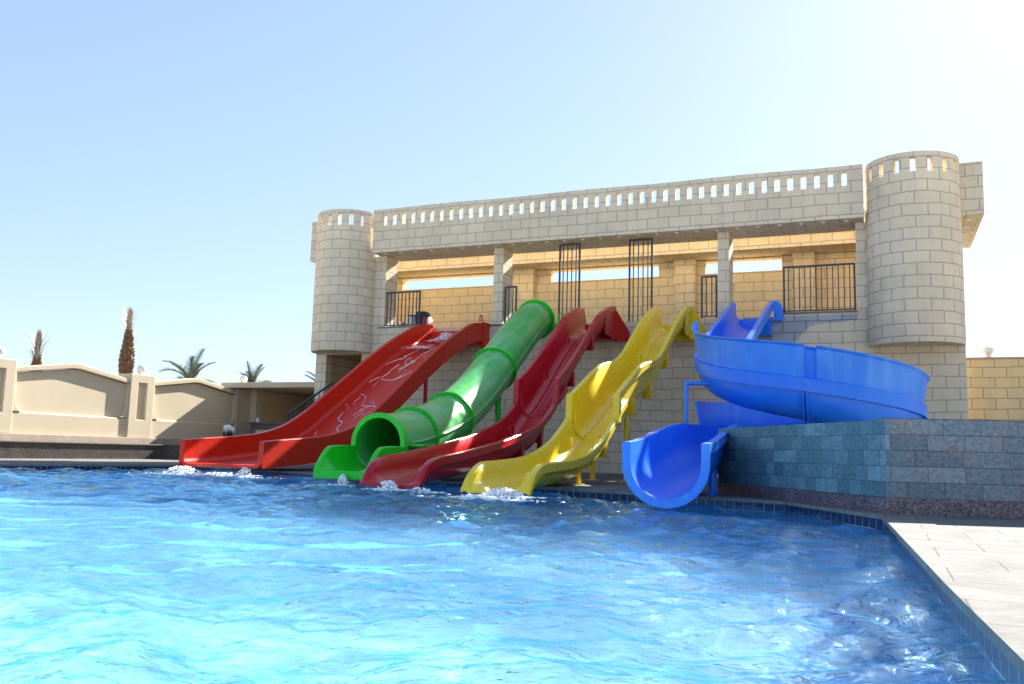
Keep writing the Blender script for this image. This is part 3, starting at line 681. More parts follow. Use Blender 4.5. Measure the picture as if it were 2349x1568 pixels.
# ---- blue spiral slide
U = thing('water_slide', 'blue spiral slide turning once behind the slate wall, rightmost of the slides', 'slide', (-1.2, 14, 0), 'water slides from the castle building')
path = [(-2.55, 19.6, 3.84), (-2.55, 18.6, 3.50), (-2.55, 17.6, 3.14), (-2.55, 16.6, 2.78), (-2.55, 15.7, 2.42), (-2.44, 14.85, 2.08), (-2.1, 14.15, 1.86), (-1.58, 13.68, 1.70), (-1.0, 13.52, 1.58), (-0.45, 13.68, 1.46), (0.0, 14.15, 1.36), (0.2, 14.85, 1.27),
        (0.02, 15.55, 1.2), (-0.5, 16.05, 1.13), (-1.2, 16.15, 1.07), (-1.8, 15.8, 1.03), (-2.18, 15.1, 0.98), (-2.32, 14.1, 0.94), (-2.3, 13.0, 0.91), (-2.22, 11.9, 0.85), (-2.14, 10.9, 0.76), (-2.08, 10.0, 0.66), (-2.03, 9.25, 0.585), (-2.0, 8.8, 0.56)]
bp = lerp_pts(path, 0.1)
def frames(P):
    out = []
    for i in range(len(P)):
        d = Vector(P[min(i+1, len(P)-1)])-Vector(P[max(i-1, 0)]); d.z = 0; d.normalize(); out.append((Vector((P[i][0], P[i][1], 0)), Vector((d.y, -d.x, 0)), P[i][2]))
    return out   # lateral: right hand of travel = outside of the bend
bf = frames(bp)
def uring(c, lat, zr, r=0.36, f=0.085, lip=0.2, dep=0.56, t=0.03, fl_=1.0):
    P = []
    def q(u, z): P.append((c.x+lat.x*u, c.y+lat.y*u, z))
    zc = zr-dep+r
    q(-r-f, zr-lip); q(-r-f, zr); q(-r, zr)
    for k in range(15): a = PI+PI*k/14; q(r*math.cos(a), zc+r*math.sin(a))
    q(r, zr); q(r+f, zr); q(r+f, zr-lip); q(r+f-0.015, zr-lip); q(r+t, zr-0.02)
    for k in range(14, -1, -1): a = PI+PI*k/14; q((r+t)*math.cos(a), zc+(r+t)*math.sin(a))
    q(-r-t, zr-0.02); q(-r-f+0.015, zr-lip); return P
def arc_i(y_or_idx): return y_or_idx
split = [0, 42, 78, 112, 170, len(bf)-1]
nb = len(bf)
def idx_at(x, y, lo=0, hi=None):
    hi = hi or nb
    return min(range(lo, hi), key=lambda i: (bf[i][0].x-x)**2+(bf[i][0].y-y)**2)
iA = idx_at(-2.5, 15.3, 0, nb//2); iB = idx_at(-1.0, 13.52, 0, nb*2//3); iC = idx_at(0.2, 14.85); iD = idx_at(-1.2, 16.15); iE = idx_at(-2.3, 13.0, iD); iF = idx_at(-2.14, 10.9, iD)
segs = [(0, iA), (iA, iB), (iB, iC), (iC, iD), (iD, iF), (iF, nb-1)]
for a, b in segs:
    rows = [uring(bf[i][0], bf[i][1], bf[i][2], dep=0.56, r=0.36 if i < iF else 0.36-0.01*(i-iF)/(nb-1-iF), lip=0.19 if i < iE else 0.10) for i in range(a, b+1)]
    # hairline gap at each joint
    mb = MB(); mb.grid(rows, closed_u=True); n_ = len(rows[0])
    for r_ in (rows[0], rows[-1]):
        for t3 in tessellate_polygon([[Vector(p) for p in r_]]): mb.face([r_[q] for q in t3])
    mb.build('trough', M['blue'], U, smooth=40, weld=True)
for ii, w_ in ((iA, 0.05), (iB, 0.05), (iC, 0.05), (iD, 0.05), (iF, 0.03)):   # bolted collars under the joints
    c, lat, zr = bf[ii]; fwv = Vector((-lat.y, lat.x, 0))
    for s_ in (-1, 1):
        rows = []
        for rr, off in ((0.392, s_*0.015), (0.44, s_*0.015), (0.44, s_*0.035), (0.392, s_*0.035)):
            zc = zr-0.56+0.36
            rows.append([tuple(c+fwv*off+lat*(rr*math.cos(a))+Vector((0, 0, zc+rr*math.sin(a)))) for a in [PI+PI*k/18 for k in range(19)]])
        MB().grid(rows, closed_v=True).build('joint_collar', M['blue'], U, smooth=40)
# outer guard walls round the bends
def guard(a, b, h0, h1, off=0.045, lean=0.05, trim0=0.0, trim1=0.0, mat=None):
    rows = []; th = 0.022; N = b-a
    for i in range(a, b+1):
        c, lat, zr = bf[i]; q_ = (i-a)/max(1, N); h = h0+(h1-h0)*q_; o_ = 0.36+off
        e = 0.0
        pr = [(o_-0.03, 0.002), (o_-0.005, 0.002), (o_+0.004, 0.01), (o_-0.01, 0.03), (o_+lean*0.5, h*0.5), (o_+lean, h-0.03), (o_+lean+0.035, h), (o_+lean+0.035, h+0.015), (o_+lean-th, h+0.015), (o_+lean*0.5-th, h*0.5), (o_-0.035, 0.02)]
        rows.append([tuple(c+lat*u+Vector((0, 0, zr+z))) for u, z in pr])
    mb = MB(); mb.grid(rows, closed_u=True); mb.face(rows[0][::-1]); mb.face(rows[-1])
    return mb.build('guard_wall', mat or M['bluef'], U, smooth=35)
guard(iA-3, iB, 0.44, 0.47); guard(iB+1, iC+8, 0.47, 0.40); guard(iB-1, iB+2, 0.44, 0.44, off=0.015, mat=M['blue']); guard(iC+11, idx_at(-2.32, 14.2, iD), 0.40, 0.36)
c, lat, zr = bf[-1]; fwv = Vector((-lat.y, lat.x, 0)); rows = []   # broad flange round the exit mouth
for rr, off in ((0.35, 0.0), (0.438, 0.0), (0.438, 0.03), (0.35, 0.03)):
    zc = zr-0.56+0.35; an = [PI+PI*k/24 for k in range(25)]
    pts_ = [(-rr, zr-zc+0.002)]+[(rr*math.cos(a), rr*math.sin(a)) for a in an]+[(rr, zr-zc+0.002)]
    rows.append([tuple(c+fwv*(off*(1 if fwv.y < 0 else -1))+lat*u+Vector((0, 0, zc+z))) for u, z in pts_])
mb = MB(); mb.grid(rows, closed_v=True)
for e in (0, -1): mb.face([r_[e] for r_ in rows])
mb.build('mouth_flange', M['bluef'], U, smooth=40, bevel=0.004)
# start hood box and side ear
MB().box(-2.92, -2.18, 19.62, 19.985, 3.1, 3.46).build('start_box', M['blue'], U, bevel=0.01)
mb = MB(); mb.prism([(-2.12, 3.42), (-1.98, 3.42), (-1.93, 3.52), (-1.95, 3.74), (-2.0, 3.84), (-2.12, 3.88)], 'y', 19.72, 19.98); mb.build('side_wing', M['blue'], U, bevel=0.015)
post(-2.86, 14.0, 1.60, 0.035, M['bluef'], U)
mb = MB(); mb.tube([(-2.86, 14.0, 1.59), (-2.2, 14.3, 1.60)], 0.035, 10); mb.build('brace', M['bluef'], U, smooth=40)
for x_, y_, z_ in ((-1.0, 13.5, 0.86), (0.2, 14.85, 0.6), (-1.2, 16.15, 0.5), (-1.75, 12.6, 0.5), (-1.72, 11.0, 0.42), (-1.78, 10.2, 0.3), (-0.4, 16.0, 0.52)):
    post(x_, y_, z_, 0.045, M['blue'], U)
reloc(U)

# ================================================================ STONE WALL right of the pool
def wall_seg(p, q, z0, z1, t_, s0=0.0, inward=True):
    p, q = Vector(p), Vector(q); d = (q-p); L = d.length; d.normalize(); nrm = Vector((-d.y, d.x))
    a, b = p, q; c, e = q+nrm*t_, p+nrm*t_; mb = MB()
    def v(pt, z): return (pt.x, pt.y, z)
    mb.face([v(a, z0), v(b, z0), v(b, z1), v(a, z1)], [(s0, z0), (s0+L, z0), (s0+L, z1), (s0, z1)])
    mb.face([v(c, z0), v(e, z0), v(e, z1), v(c, z1)], [(s0+L, z0), (s0, z0), (s0, z1), (s0+L, z1)])
    mb.face([v(e, z0), v(a, z0), v(a, z1), v(e, z1)], [(0, z0), (t_, z0), (t_, z1), (0, z1)]); mb.face([v(b, z0), v(c, z0), v(c, z1), v(b, z1)], [(0, z0), (t_, z0), (t_, z1), (0, z1)])
    mb.face([v(a, z1), v(b, z1), v(c, z1), v(e, z1)]); return mb
SW = thing('stone_wall', 'low slate clad wall with a red granite base, on the right edge of the pool', 'wall', (0, 8.05, 0))
kn = (0.02, 8.0); far_ = (-1.83, 10.86); rgt = (4.6, 9.55)
wall_seg(far_, kn, 0.135, 0.775, 0.22).build('slate_facing', M['slateg'], SW)
wall_seg(kn, rgt, 0.135, 0.79, 0.22, 0.13).build('slate_facing', M['slate'], SW)
wall_seg((far_[0]-0.008, far_[1]-0.012), (kn[0]-0.008, kn[1]-0.02), 0.0, 0.133, 0.24).build('granite_base', M['granite'], SW)
wall_seg((kn[0]-0.004, kn[1]-0.018), (rgt[0], rgt[1]-0.018), 0.0, 0.134, 0.24).build('granite_base', M['granite'], SW)
reloc(SW)

# ================================================================ LEFT BOUNDARY WALL
LW = thing('boundary_wall', 'cream rendered boundary wall with gabled panels and pillars left of the pool', 'wall', (-18.9, 16, 0))
re = M['render']
X0 = -18.82   # face of the panels
def tri_panel(y0, y1, zl, zp, zr, xa, xb, zbot):
    ym = (y0+y1)/2; return MB().prism([(y0, zbot), (y1, zbot), (y1, zr), (ym+0.1, zp), (ym-0.1, zp), (y0, zl)], 'x', xa, xb)
for (y0, y1) in ((14.55, 18.0), (18.85, 22.3)):
    tri_panel(y0, y1, 1.98, 2.22, 1.98, X0-0.3, X0, 0.57).build('panel', re, LW)
    # moulded frame around the recess and sloping cap
    ym = (y0+y1)/2
    mb = MB()
    zo = [(y0, 2.0), (ym-0.1, 2.235), (ym+0.1, 2.235), (y1, 2.0)]
    mb.prism(zo+[(y1, 2.12), (ym+0.1, 2.37), (ym-0.1, 2.37), (y0, 2.12)], 'x', X0-0.34, X0+0.10); mb.build('cap', re, LW, bevel=0.02)
    mb = MB(); mb.prism([(X0+0.002, 0.57), (X0+0.115, 0.57), (X0+0.115, 1.03), (X0+0.002, 1.08)], 'y', y0, y1) if False else None
    sec = [(X0+0.002, 0.572), (X0+0.075, 0.572), (X0+0.075, 1.05), (X0+0.06, 1.068), (X0+0.002, 1.085)]
    A_ = [(x, y0+0.002, z) for x, z in sec]; B_ = [(x, y1-0.002, z) for x, z in sec]
    for i in range(5): mb.face([A_[i], A_[(i+1) % 5], B_[(i+1) % 5], B_[i]])
    mb.face(A_[::-1]); mb.face(B_); mb.build('lower_band', re, LW)
    mb = MB()  # coved side jambs flaring toward the ledge
    for ye, s_ in ((y0, 1), (y1, -1)):
        prof = [(ye, 1.086), (ye+s_*0.28, 1.086), (ye+s_*0.16, 1.13), (ye+s_*0.09, 1.22), (ye+s_*0.06, 1.4), (ye+s_*0.05, 1.99), (ye, 1.99)]
        if s_ < 0: prof = prof[::-1]
        mb.prism(prof, 'x', X0+0.001, X0+0.095)
    mb.build('jamb', re, LW, bevel=0.01)
for (y0, y1) in ((13.7, 14.55), (18.0, 18.85), (22.3, 22.9)):
    Xp = X0+0.125
    mb = MB(); ya, yb = y0+0.27, y1-0.27
    def rec(u, w): return not (ya < u < yb and 1.05 < w < 2.05)
    if y0 < 22:
        slab(mb, [y0, ya, yb, y1], [0.57, 1.05, 2.05, 2.28], rec, lambda u, w, t: (X0-0.35 if t else Xp, u, w))
        mb.box(X0-0.1, Xp-0.07, ya-0.002, yb+0.002, 1.04, 2.06)
    else: mb.box(X0-0.35, Xp, y0, y1, 0.57, 2.19)
    pl = mb.build('pillar', re, LW, bevel=0.015)
MB().box(X0-0.36, X0+0.18, 13.2, 22.9, 0.385, 0.568).build('plinth', M['render_low'], LW, bevel=0.01)
MB().box(X0-0.33, X0+0.16, 13.2, 22.9, 0.0, 0.383).build('plinth', M['render_low'], LW)
MB().box(X0-0.3, X0, 6.0, 13.698, 0.57, 2.2).build('panel', re, LW)
reloc(LW)
# dark granite bench in front
BN = thing('bench', 'long low dark granite bench along the foot of the boundary wall', 'bench', (-18.2, 16, 0))
MB().box(-18.47, -18.15, 9.0, 21.9, 0.0, 0.355).build('base', M['granited'], BN)
MB().box(-18.47, -18.11, 9.0, 21.9, 0.357, 0.39).build('seat', M['granited'], BN, bevel=0.008)
reloc(BN)

# ================================================================ SHED / BAR in the corner
SH = thing('bar_shelter', 'flat roofed cream open bar shelter between the boundary wall and the castle', 'shelter', (-17, 23, 0))
MB().box(-19.1, -14.2, 21.98, 26.5, 2.2, 2.37).build('roof', re, SH, bevel=0.015)
MB().box(-19.0, -18.45, 22.92, 23.25, 0, 2.198).build('pillar', re, SH, bevel=0.01)
MB().box(-19.0, -18.8, 23.252, 26.3, 0, 2.198).build('side_wall', re, SH)
MB().box(-19.0, -14.4, 26.1, 26.4, 0, 2.198).build('back_wall', re, SH)
MB().box(-15.1, -14.8, 23.6, 26.1, 0, 2.198).build('side_wall', re, SH)
reloc(SH)
CT = thing('bar_counter', 'stone topped bar counter inside the open shelter', 'counter', (-17, 22.6, 0))
MB().box(-18.25, -16.2, 22.42, 22.55, 0, 1.11).build('front_panel', M['granite'], CT)
MB().box(-18.0, -16.2, 22.405, 22.42, 0, 0.92).build('front_inlay', re, CT)
MB().box(-18.4, -16.1, 22.32, 22.95, 1.112, 1.16).build('counter_top', M['granite'], CT, bevel=0.006)
reloc(CT)
o = MB().lathe([(0, 0), (0.055, 0), (0.06, 0.14), (0.05, 0.14), (0.047, 0.012), (0, 0.012)], 16).build('cup', M['white'], loc=(-18.05, 22.55, 1.161), smooth=40)
tag(o, 'small pale cup standing on the bar counter', 'cup')
# bin with a white foam heap
BI = thing('litter_bin', 'dark bin topped by a heap of white foam near the corner pillar', 'bin', (-17.0, 20.0, 0))
MB().lathe([(0, 0.0), (0.13, 0.0), (0.15, 0.76), (0.16, 0.78), (0.135, 0.78), (0.12, 0.05), (0, 0.05)], 20).build('body', M['dark'], BI, smooth=40)
bm = bmesh.new()
for k in range(12):
    a = rnd.uniform(0, 6.28); r = rnd.uniform(0.0, 0.17); mt = Matrix.Translation((r*math.cos(a), r*math.sin(a), 0.82+rnd.uniform(0, 0.1)*(1-r*4)+0.02)) 
    bmesh.ops.create_icosphere(bm, subdivisions=3, radius=rnd.uniform(0.05, 0.09), matrix=mt)
for v in bm.verts: v.co += v.normal*0.02*mnoise.noise(v.co*14)
for f in bm.faces: f.smooth = True
me = bpy.data.meshes.new('foam_heap'); bm.to_mesh(me); bm.free(); me.materials.append(M['white']); o = bpy.data.objects.new('foam_heap', me); C.objects.link(o); o.parent = BI
mb = MB()
for k in range(5):
    a = k*1.25; mb.tube([(0.16*math.cos(a), 0.16*math.sin(a), 0.84), (0.165*math.cos(a), 0.165*math.sin(a), 0.72-0.02*(k % 3))], [0.012, 0.004], 6)
mb.build('drips', M['white'], BI)
# staircase left of the building
ST = thing('staircase', 'stairs with a black handrail climbing behind the orange slide', 'staircase', (-13.4, 19, 0))
mb = MB()
for k in range(9): mb.box(-14.3+0.28*k, -14.3+0.28*(k+1)-0.002, 18.6, 19.7, 0, 0.17*(k+1))
mb.build('steps', M['render_low'], ST)
mb = MB(); ra, rb = Vector((-14.05, 18.75, 1.26)), Vector((-12.75, 18.75, 2.06))
mb.tube([ra, rb], 0.03, 4); mb.tube([ra, ra-Vector((0, 0, 0.9))], 0.03, 4); mb.tube([rb, rb-Vector((0, 0, 0.9))], 0.03, 4); mb.tube([ra-Vector((0,0,0.75)), rb-Vector((0,0,0.75))], 0.018, 4)
mb.build('handrail', M['rail'], ST)
for k in range(1, 10):
    p = ra.lerp(rb, k/10); MB().tube([p-Vector((0, 0, 0.02)), p-Vector((0, 0, 0.76))], 0.013, 4).build('bar', M['rail'], ST)
reloc(ST)

# ================================================================ RIGHT BLOCK WALL
RW = thing('block_wall', 'plain sand block boundary wall behind the right end of the castle building', 'wall', (5, 23.3, 0))
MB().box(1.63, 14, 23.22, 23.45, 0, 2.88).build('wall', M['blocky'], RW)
MB().box(1.63, 14, 23.19, 23.48, 2.882, 2.93).build('cap', M['render_low'], RW, bevel=0.01)
reloc(RW)

# globe lamps
def globe(x, y, z, r, label):
    g = thing('globe_lamp', label, 'lamp', (x, y, z), 'white globe lamps')
    MB().lathe([(0, 0), (r*0.55, 0), (r*0.55, 0.02), (r*0.4, 0.03), (r*0.38, 0.05)], 20).build('base', M['white'], g, smooth=40)
    bm = bmesh.new(); bmesh.ops.create_uvsphere(bm, u_segments=28, v_segments=18, radius=r, matrix=Matrix.Translation((0, 0, r*0.93+0.035)))
    for f in bm.faces: f.smooth = True
    me = bpy.data.meshes.new('globe'); bm.to_mesh(me); bm.free(); me.materials.append(M['white']); o = bpy.data.objects.new('globe', me); C.objects.link(o); o.parent = g
globe(-18.9, 14.22, 2.282, 0.125, 'white globe lamp on the boundary wall pillar at the left edge of the picture')
globe(-18.9, 18.52, 2.282, 0.13, 'white globe lamp on the middle boundary wall pillar beside the tied palm')
globe(-18.75, 22.6, 2.372, 0.12, 'white globe lamp on the corner of the bar shelter roof')
globe(2.35, 23.33, 2.932, 0.12, 'white globe lamp on the block wall right of the castle')

# ================================================================ PALMS
def leaf_mat(name, c1, c2):
    t = NT(name); v = coords(t); n = t.noise(6, 3, 0.6, v); r = t.ramp(n.outputs[0], [(0.3, c1), (0.7, c2)])
    t.link(r.outputs[0], t.p.inputs['Base Color']); t.p.inputs['Roughness'].default_value = 0.5
    t.p.inputs['Transmission Weight'].default_value = 0.0
    return t.m
M['leaf'] = leaf_mat('palm_leaf', (0.09, 0.13, 0.06), (0.16, 0.20, 0.11)); M['dry'] = leaf_mat('dry_palm_leaf', (0.30, 0.25, 0.19), (0.44, 0.38, 0.30)); M['bark'] = mat_plain('palm_bark', (0.23, 0.13, 0.07), 0.9, 0.35, 14, 0.5, 60)
def frond(mb, base, direc, L, droop, nl, ll, wid=0.022, vert=False):
    d = Vector(direc).normalized(); pts_ = []; p = Vector(base)
    n_ = 14
    for k in range(n_+1):
        pts_.append(p.copy()); d = (d + Vector((0, 0, -droop/n_))).normalized(); p = p + d*(L/n_)
    mb.tube(pts_, [0.014*(1-0.8*k/n_)+0.002 for k in range(n_+1)], 4)
    for k in range(nl):
        t = 0.12+0.88*k/nl; i = min(n_-1, int(t*n_)); q = pts_[i].lerp(pts_[i+1], t*n_-i); dd = (pts_[i+1]-pts_[i]).normalized()
        side = dd.cross(Vector((0, 0, 1)));
        if side.length < 0.05: side = Vector((1, 0, 0))
        side.normalize(); upv = side.cross(dd)
        l_ = ll*math.sin(PI*min(1, 0.18+t*0.80))**0.6
        for s_ in (-1, 1):
            e = q + (side*s_*rnd.uniform(0.7, 0.9) + dd*rnd.uniform(0.5, 0.75) + upv*rnd.uniform(0.1, 0.4)).normalized()*l_*rnd.uniform(0.8, 1.1)
            mb.face([q-dd*wid*0.7, q+dd*wid*0.7, e]) ; mid = q.lerp(e, 0.5)
            mb.face([q+upv*wid*0.4, q-upv*wid*0.4, e])
def fan_palm(x, y, z, h, n_f, L, seed, label, lean=None):
    global rnd; old = rnd; rnd = random.Random(seed)
    g = thing('palm_tree', label, 'palm', (x, y, 0), 'palms behind the walls')
    MB().tube([(0, 0, 0), (0.02, 0, z*0.5), (0, 0, z+0.05)], [0.16, 0.12, 0.09], 12).build('trunk', M['bark'], g, smooth=40)
    mb = MB()
    for k in range(n_f):
        a = 2*PI*k/n_f+rnd.uniform(-0.25, 0.25); el = rnd.choice([0.35, 0.7, 1.0, 1.25, 1.45])+rnd.uniform(-0.12, 0.12)
        frond(mb, (0, 0, z), (math.cos(a)*math.cos(el), math.sin(a)*math.cos(el), math.sin(el)), L*rnd.uniform(0.8, 1.1), rnd.uniform(0.9, 1.7), 46, L*0.26)
    mb.build('crown', M['leaf'], g, weld=False); rnd = old
fan_palm(-26.0, 28.1, 2.85, 0, 11, 1.5, 3, 'green palm crown seen above the second gabled wall panel')
fan_palm(-26.0, 31.9, 2.85, 0, 11, 1.45, 9, 'green palm crown seen behind the globe lamp on the bar shelter')
fan_palm(-19.0, 27.6, 2.3, 0, 15, 1.3, 15, 'green palm crown half hidden behind the left end of the castle')
def tied_palm(x, y, zb, zt, ztop, rmax, seed, label):
    global rnd; old = rnd; rnd = random.Random(seed)
    g = thing('palm_tree', label, 'palm', (x, y, 0), 'palms behind the walls')
    mb = MB(); N = 16; prof = []
    for k in range(N+1):
        t = k/N; z = zb+(zt-zb)*t; r = rmax*(0.62+0.38*math.sin(PI*min(1, t*1.25+0.12)))*(1 if t < 0.75 else 1-(t-0.75)*2.2); prof.append((max(r, 0.06), z))
    mb.lathe([(prof[0][0]*0.8, 0)]+prof, 16); tr = mb.build('trunk', M['bark'], g, smooth=50)
    mb = MB()
    for k in range(int(170*(zt-zb)/1.1)):   # stubs of cut leaf stalks
        t = (k+rnd.random())/int(170*(zt-zb)/1.1); a = k*2.399+rnd.uniform(-0.5, 0.5); z = zb+(zt-zb)*t+rnd.uniform(-0.04, 0.04); i = min(N, int(t*N)); r = prof[i][0]
        c, s_ = math.cos(a), math.sin(a); w = 0.045; b = Vector((c*r*0.92, s_*r*0.92, z)); tip = Vector((c*(r+0.05), s_*(r+0.05), z+0.10)); tg = Vector((-s_, c, 0))
        lo = b-tg*w; hi = b+tg*w
        mb.face([lo, hi, tip+tg*w*0.6, tip-tg*w*0.6]); mb.face([lo+Vector((0,0,0.09)), tip-tg*w*0.6, tip+tg*w*0.6, hi+Vector((0,0,0.09))]); mb.face([lo, tip-tg*w*0.6, lo+Vector((0,0,0.09))]); mb.face([hi, hi+Vector((0,0,0.09)), tip+tg*w*0.6])
    mb.build('leaf_stubs', M['bark'], g, weld=False)
    mb = MB()
    for k in range(230):
        a = rnd.uniform(0, 2*PI); r = rnd.uniform(0, 0.05); z0_ = zt-0.12+rnd.uniform(-0.05, (ztop-zt)*0.75); L = rnd.uniform(0.35, 0.75)*(ztop-zt); sp = rnd.uniform(0.0, 0.08) if rnd.random() < 0.86 else rnd.uniform(0.15, 0.34)
        b = Vector((r*math.cos(a), r*math.sin(a), z0_)); e = b+Vector((math.cos(a)*sp, math.sin(a)*sp, L)); e.z = min(e.z, ztop+rnd.uniform(0, 0.05)); w = Vector((-math.sin(a), math.cos(a), 0))*0.011
        md = b.lerp(e, 0.5)+Vector((math.cos(a), math.sin(a), 0))*0.02
        mb.face([b-w, b+w, md+w, md-w]); mb.face([md-w, md+w, e])
    mb.build('tied_leaves', M['dry'], g, weld=False); rnd = old
tied_palm(-20.6, 19.6, 2.2, 3.68, 4.42, 0.185, 21, 'tall palm with a pineapple-like trunk and tied dry leaves behind the middle pillar')
tied_palm(-20.6, 16.6, 2.0, 2.56, 3.34, 0.115, 33, 'short palm with tied dry leaves behind the first gabled wall panel')

# ================================================================ THINGS ON THE GALLERY
o = MB().lathe([(0, 0), (0.10, 0), (0.115, 0.30), (0.12, 0.31), (0.11, 0.31), (0.095, 0.02), (0, 0.02)], 20).build('bucket', M['white'], loc=(-11.5, 20.42, 3.525), smooth=40); tag(o, 'pale bucket with a blue lid behind the railing, left of the dark tub', 'bucket', None)
o.location.z = 3.63; bucket = o
MB().box(-12.1, -10.9, 20.26, 20.8, 3.522, 3.628).build('upstand', M['render_low'], None)
bpy.data.objects['upstand']['label'] = 'low concrete ledge behind the wide left railing'; bpy.data.objects['upstand']['category'] = 'ledge'; bpy.data.objects['upstand'].name = 'ledge'
J = [(-12.0, 0.15, 0.05, 'leftmost of the small jars on the ledge behind the left railing'), (-11.88, 0.2, 0.055, 'second small jar from the left behind the left railing'), (-11.73, 0.17, 0.045, 'small jar with a reddish look just left of the pale bucket')]
for x, h, r, lab in J:
    o = MB().lathe([(0, 0), (r, 0), (r, h*0.8), (r*0.75, h*0.86), (r*0.75, h), (0, h)], 14).build('jar', M['white'] if x < -11.8 else M['wood'], loc=(x, 20.4, 3.63), smooth=40); tag(o, lab, 'jar', 'jars behind the left railing')
TB = thing('storage_tub', 'dark blue-grey tub with a pale side standing by the top of the orange slide', 'tub', (-11.18, 20.45, 3.63))
MB().prism([(-0.16, 0), (0.14, 0), (0.17, 0.36), (0.13, 0.44), (-0.13, 0.44), (-0.17, 0.36)], 'y', -0.12, 0.1).build('body', M['dark'], TB, bevel=0.02)
MB().prism([(0.165, 0.0), (0.24, 0.0), (0.25, 0.2), (0.2, 0.3)], 'y', -0.11, 0.08).build('side_flap', M['white'], TB, bevel=0.008)
o = MB().lathe([(0, 0), (0.115, 0), (0.115, 0.04), (0, 0.04)], 18).build('lid', mat_plain('blue_lid', (0.02, 0.06, 0.4), 0.4), bucket, loc=(0, 0, 0.312))

# ================================================================ WATER SPLASHES
def splash(name, label, blobs, seed, cat='splash'):
    r_ = random.Random(seed); bm = bmesh.new()
    for (x, y, z, sx, sy, sz, n_) in blobs:
        for k in range(n_*3):
            g1, g2 = r_.gauss(0, 0.45), r_.gauss(0, 0.45); rr = r_.uniform(0.005, 0.016)*(1 if k % 5 else 1.8); h = max(0, 1-(g1*g1+g2*g2))*r_.random()
            fl_ = k % 2 == 0
            mt = Matrix.Translation((x+g1*sx*(1.5 if fl_ else 1), y+g2*sy*(1.4 if fl_ else 1), z+(0.01 if fl_ else h*sz))) @ Matrix.Diagonal((2.2, 1.6, 0.35, 1) if fl_ else (1.1, 1.1, r_.uniform(0.5, 1.2), 1))
            bmesh.ops.create_icosphere(bm, subdivisions=1, radius=rr, matrix=mt)
    for v in bm.verts: v.co += Vector((r_.uniform(-1, 1), r_.uniform(-1, 1), r_.uniform(-1, 1)))*0.004
    for f in bm.faces: f.smooth = True
    me = bpy.data.meshes.new(name); bm.to_mesh(me); bm.free(); me.materials.append(M['foam'])
    o = bpy.data.objects.new(name, me); C.objects.link(o); return tag(o, label, cat, 'white water splashes at the slides', 'stuff')
splash('water_splash', 'white splash churning at the foot of the orange slide', [(-10.9, 11.75, -0.09, 0.45, 0.3, 0.15, 240), (-10.0, 11.6, -0.09, 0.6, 0.3, 0.07, 240), (-9.6, 11.75, -0.07, 0.12, 0.15, 0.16, 80)], 1)
splash('water_splash', 'white splash at the top of the orange slide', [(-9.75, 19.1, 3.08, 0.35, 0.25, 0.22, 260), (-9.3, 19.2, 3.08, 0.1, 0.2, 0.2, 70), (-10.2, 18.6, 2.84, 0.25, 0.3, 0.08, 90)], 2)
splash('water_splash', 'thin white trickle falling from the green slide mouth', [(-6.75, 10.28, -0.08, 0.10, 0.06, 0.16, 90), (-6.9, 10.1, -0.1, 0.25, 0.15, 0.03, 60)], 3)
splash('water_splash', 'white splash where the crimson slide meets the water', [(-5.55, 9.45, -0.07, 0.16, 0.12, 0.12, 120), (-5.1, 9.4, -0.08, 0.2, 0.12, 0.06, 80)], 4)
splash('water_splash', 'wide white splash in front of the yellow slide exit', [(-3.9, 9.15, -0.07, 0.28, 0.15, 0.10, 240), (-4.0, 8.8, -0.09, 0.45, 0.18, 0.04, 200)], 5)

def ribbon(parent_label, curves, seed):
    r_ = random.Random(seed); mb = MB()
    for pts_, w in curves:
        P = lerp_pts(pts_, 0.03); rows = []
        for i, p in enumerate(P):
            j = 0.09*mnoise.noise(Vector((p[0]*4, p[1]*4, seed)))+0.010*mnoise.noise(Vector((p[0]*30, p[1]*30, seed))); q = Vector((p[0]+j, p[1]+j*1.2, p[2]+j*0.62)); ww = w*(0.15+1.1*abs(mnoise.noise(Vector((p[0]*9, p[1]*9, 3.1)))))
            rows.append([q+Vector((-ww, 0, 0)), q+Vector((0, 0, 0.012)), q+Vector((ww, 0, 0))])
        mb.grid(rows)
    o = mb.build('water_streak', M['foam'], smooth=60); tag(o, parent_label, 'water', None, 'stuff'); return o
zbo = lambda y: float(np.interp(y, [p[0] for p in opr][::-1], [p[1] for p in opr][::-1]))
def OC(lst): return [(x, y, zbo(y)+0.012) for x, y in lst]
_r = random.Random(77); many = []
for k_ in range(34):
    y0_ = _r.uniform(13.6, 18.9); x0_ = _r.uniform(-0.6, 0.55)+xo(y0_); L_ = _r.uniform(0.15, 0.5); dx_ = _r.uniform(-0.2, 0.2)
    many.append(([(x0_+dx_*t_+0.03*math.sin(5*t_+k_), y0_-L_*t_, zbo(y0_-L_*t_)+0.010) for t_ in (0, 0.33, 0.66, 1.0)], _r.uniform(0.003, 0.009)))
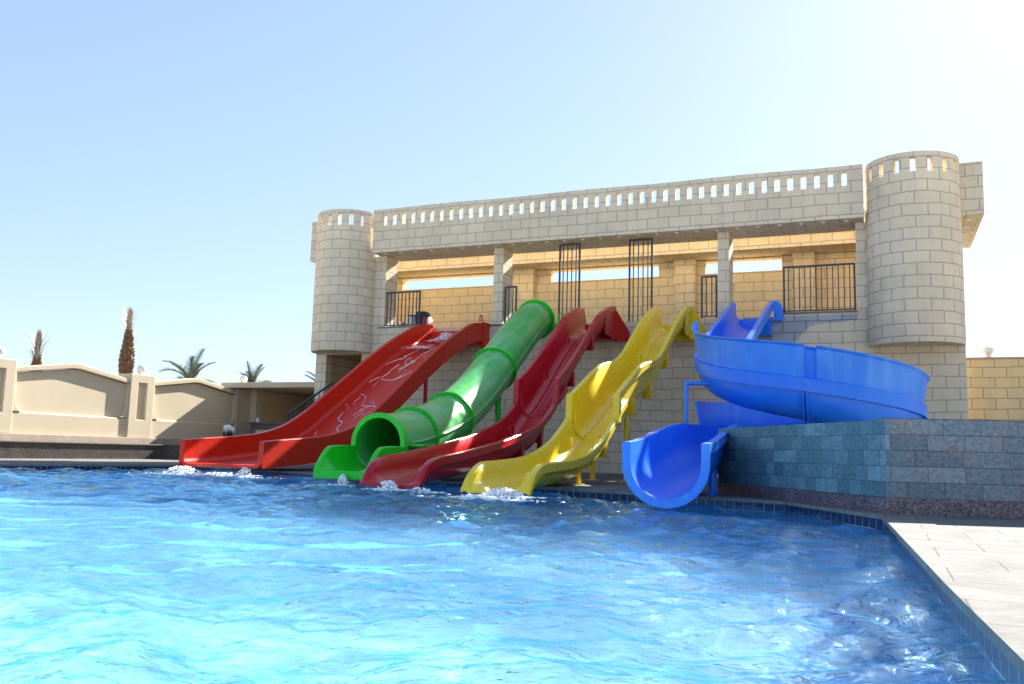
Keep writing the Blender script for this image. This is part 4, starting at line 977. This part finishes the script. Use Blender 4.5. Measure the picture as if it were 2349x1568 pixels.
ribbon('thin foam streaks running down the bed of the orange slide', [
    (OC([(-10.3, 17.8), (-10.35, 17.2), (-10.1, 17.1), (-9.9, 17.3), (-9.6, 17.8)]), 0.018), (OC([(-10.5, 16.6), (-10.2, 16.2), (-9.9, 16.1), (-9.6, 16.3), (-9.4, 16.8)]), 0.016),
    (OC([(-10.5, 15.9), (-10.3, 15.5), (-10.15, 15.1), (-9.9, 15.0), (-9.55, 15.4)]), 0.018), (OC([(-10.7, 15.2), (-10.4, 14.8), (-10.35, 14.5), (-10.1, 14.3), (-9.8, 14.5)]), 0.016),
    (OC([(-10.8, 14.6), (-10.75, 14.1), (-10.6, 13.8)]), 0.014), (OC([(-10.2, 19.0), (-10.3, 18.4), (-10.4, 18.0)]), 0.02), (OC([(-9.4, 18.8), (-9.45, 18.1), (-9.6, 17.5), (-9.7, 16.9)]), 0.016),
    (OC([(-9.9, 18.6), (-10.0, 18.0), (-10.15, 17.6)]), 0.014)]+many, 4)

# ---- give every loose piece of a repeated part an object of its own
def split_islands(o):
    me = o.data; n_ = len(me.vertices); par = list(range(n_))
    def find(a):
        while par[a] != a: par[a] = par[par[a]]; a = par[a]
        return a
    for e in me.edges:
        a, b = find(e.vertices[0]), find(e.vertices[1])
        if a != b: par[a] = b
    groups = {}
    for v in range(n_): groups.setdefault(find(v), []).append(v)
    if len(groups) < 2: return
    for k, (r_, vs) in enumerate(sorted(groups.items())):
        keep = set(vs); bm = bmesh.new(); bm.from_mesh(me); bm.verts.ensure_lookup_table()
        bmesh.ops.delete(bm, geom=[v for v in bm.verts if v.index not in keep], context='VERTS')
        nm = bpy.data.meshes.new(me.name); bm.to_mesh(nm); bm.free(); nm.materials.append(me.materials[0])
        if k == 0: first_, fm = o, nm
        else:
            c = o.copy(); c.data = nm; C.objects.link(c); c.parent = o.parent
    o.data = fm
for o in list(bpy.data.objects):
    if o.type == 'MESH' and o.parent and o.name.split('.')[0] in ('end_flange', 'side_panel', 'bracket', 'jamb', 'bolt', 'drips', 'side_seam', 'beam_edge', 'side_wing'): split_islands(o)
for o in bpy.data.objects:
    if o.name.split('.')[0] == 'drips': o.name = 'drip'
